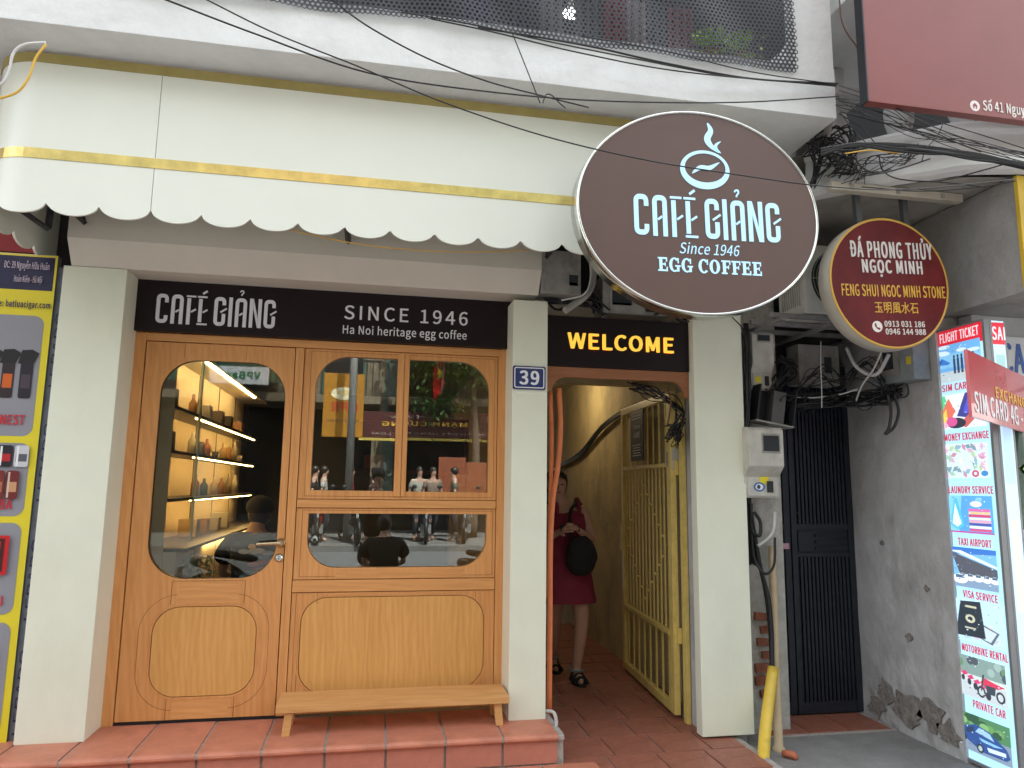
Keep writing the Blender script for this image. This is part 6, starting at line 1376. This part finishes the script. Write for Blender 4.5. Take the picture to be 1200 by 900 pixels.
# pedestrians across the street
def walker(px, Y, top, label, trous=(.04, .045, .06), seed=1, cx=None):
    x = Mi(px, 560, Y)[0] if cx is None else cx; t = thing('person', label, 'person', (x, Y, 0), random.Random(seed).choice([pi/2, -pi/2, pi*.9]), None)
    P = dict(pelvis=(0, 0, .92), chest=(0, 0, 1.28), neck=(0, 0, 1.46), head=(0, -.03, 1.58), crown=(0, -.02, 1.68), shL=(.19, 0, 1.40), elL=(.23, .03, 1.12), haL=(.22, -.10, .88), shR=(-.19, 0, 1.40), elR=(-.23, .0, 1.12), haR=(-.22, -.12, .88), hipL=(.09, 0, .88), knL=(.10, -.12, .50), anL=(.10, .0, .09), toL=(.10, -.13, .03), hipR=(-.09, 0, .88), knR=(-.10, .03, .48), anR=(-.10, .22, .12), toR=(-.10, .12, .03))
    person(t, P, SKIN, hands=False)
    skin('shirt', [((0, 0, .92), (.165, .12)), ((0, 0, 1.26), (.175, .12)), ((0, 0, 1.43), (.09, .07)), ((.17, 0, 1.39), .075), ((.225, .01, 1.2), .065), ((-.17, 0, 1.39), .075), ((-.225, .01, 1.2), .065)], [(0, 1), (1, 2), (1, 3), (3, 4), (1, 5), (5, 6)], mat('shirt_%d' % seed, tuple(q*.6 for q in top), .9), t, 1)
    skin('trousers', [((0, 0, .92), (.15, .11)), ((.10, -.08, .66), .09), ((.10, -.1, .45), .07), ((.10, 0, .14), .06), ((-.10, .0, .66), .09), ((-.10, .03, .45), .07), ((-.10, .2, .16), .06)], [(0, 1), (1, 2), (2, 3), (0, 4), (4, 5), (5, 6)], mat('trousers_%d' % seed, trous, .9), t, 1)
    sphere('hair', HAIR, t, (0, .0, 1.63), (.085, .098, .10), 12); return t
for i, (px, Y, c, lab) in enumerate(((379, -8.3, (.65, .65, .62), 'pedestrian in a white top nearest the yellow banner'), (368, -8.0, (.03, .03, .04), 'pedestrian in black at the left edge of the window reflection'), (410, -8.4, (.5, .03, .06), 'pedestrian in a red top by the street pole'), (439, -8.2, (.55, .58, .62), 'pedestrian in a pale blue shirt below the portrait'), (491, -8.3, (.6, .58, .5), 'pedestrian in a cream top right of the window stile'), (507, -8.2, (.35, .25, .2), 'pedestrian in a tan shirt before the dark shop'), (532, -8.1, (.14, .18, .15), 'pedestrian in a green shirt before the orange hoarding'))): walker(px, Y, c, lab, seed=i+1)
# motorbikes
def bike(name, x, y, rz, c, label):
    t = thing(name, label, 'motorbike', (x, y, -.13 if y < 1 and y > -7 else .0), rz); m = mat('bike_paint_'+label.split()[0], c, .25, coat=.6)
    for yy in (-.62, .60):
        wh = lathe('wheel', BLK, t, [(.24, -.035), (.28, -.04), (.30, 0), (.28, .04), (.24, .035)], (0, yy, .30), 28, 'x', True); lathe('rim', SILVER, wh, [(.235, -.02), (.235, .02)], (0, yy, .30), 24, 'x', True); lathe('hub', GREYM, wh, [(.05, -.05), (.05, .05)], (0, yy, .30), 12, 'x', True)
    skin('body_shell', [((0, -.42, .55), (.06, .09)), ((0, -.15, .42), (.09, .08)), ((0, .12, .45), (.11, .09)), ((0, .45, .66), (.12, .10)), ((0, .80, .74), (.06, .05)), ((0, -.42, .80), (.12, .08)), ((0, -.44, .98), (.10, .06))], [(0, 1), (1, 2), (2, 3), (3, 4), (0, 5), (5, 6)], m, t)
    skin('seat', [((0, .05, .74), (.11, .04)), ((0, .35, .79), (.13, .045)), ((0, .68, .84), (.10, .04))], [(0, 1), (1, 2)], BLKC, t)
    tube('fork', SILVER, t, [(0, -.62, .30), (0, -.50, .70), (0, -.42, 1.0)], .03, 4, 8, True)
    tube('handlebar', BLKM, t, [(-.33, -.30, 1.03), (-.15, -.42, 1.04), (.15, -.42, 1.04), (.33, -.30, 1.03)], .018, 5, 8, True)
    sphere('headlight', SILVER, t, (0, -.56, .96), (.07, .05, .06), 12)
    for s in (-1, 1): mr = tube('mirror_arm', BLKM, t, [(s*.22, -.36, 1.05), (s*.28, -.38, 1.22)], .008, 0, 6, True); sphere('mirror', BLKM, mr, (s*.29, -.38, 1.26), (.06, .02, .045), 12)
    tube('exhaust', SILVER, t, [(.14, .1, .28), (.16, .5, .30), (.17, .85, .38)], .04, 4, 10, True); box('engine', GREYM, t, -.12, .12, -.18, .18, .20, .40, .02, True)
    box('number_plate', mat('plate_white', (.7, .7, .68), .5), t, -.09, .09, .90, .91, .52, .66, .002, True)
    return t
xr = Mi(562, 640, .35)[0]; bike('motorbike', xr+.45, .35, radians(70), (.015, .015, .018), 'black motorbike parked at the near kerb to the right')
xl = Mi(362, 640, .35)[0]; bike('motorbike', xl-.50, .35, radians(95), (.10, .11, .12), 'grey motorbike parked at the near kerb to the left')
for i, px in enumerate((414, 372, 500, 548)):
    x = Mi(px, 600, -7.9)[0]; bike('motorbike', x, -7.9-.1*i, radians(170+7*i), [(.02, .02, .022), (.25, .02, .02), (.02, .03, .08), (.08, .08, .08)][i], ['ebony', 'crimson', 'navy', 'charcoal'][i]+' motorbike parked on the far pavement'+['', ' at the left', ' right of the pole', ' by the hoarding'][i])
# painted line on the road
sbox('road_marking', mat('road_paint', (.6, .6, .57), .8), -40, 40, -3.15, -3.03, -.13, -.1265)
# the two hanging signs sit a little out of true
os_.rotation_euler.y = radians(-1.3); rs.rotation_euler.y = radians(-2.2)
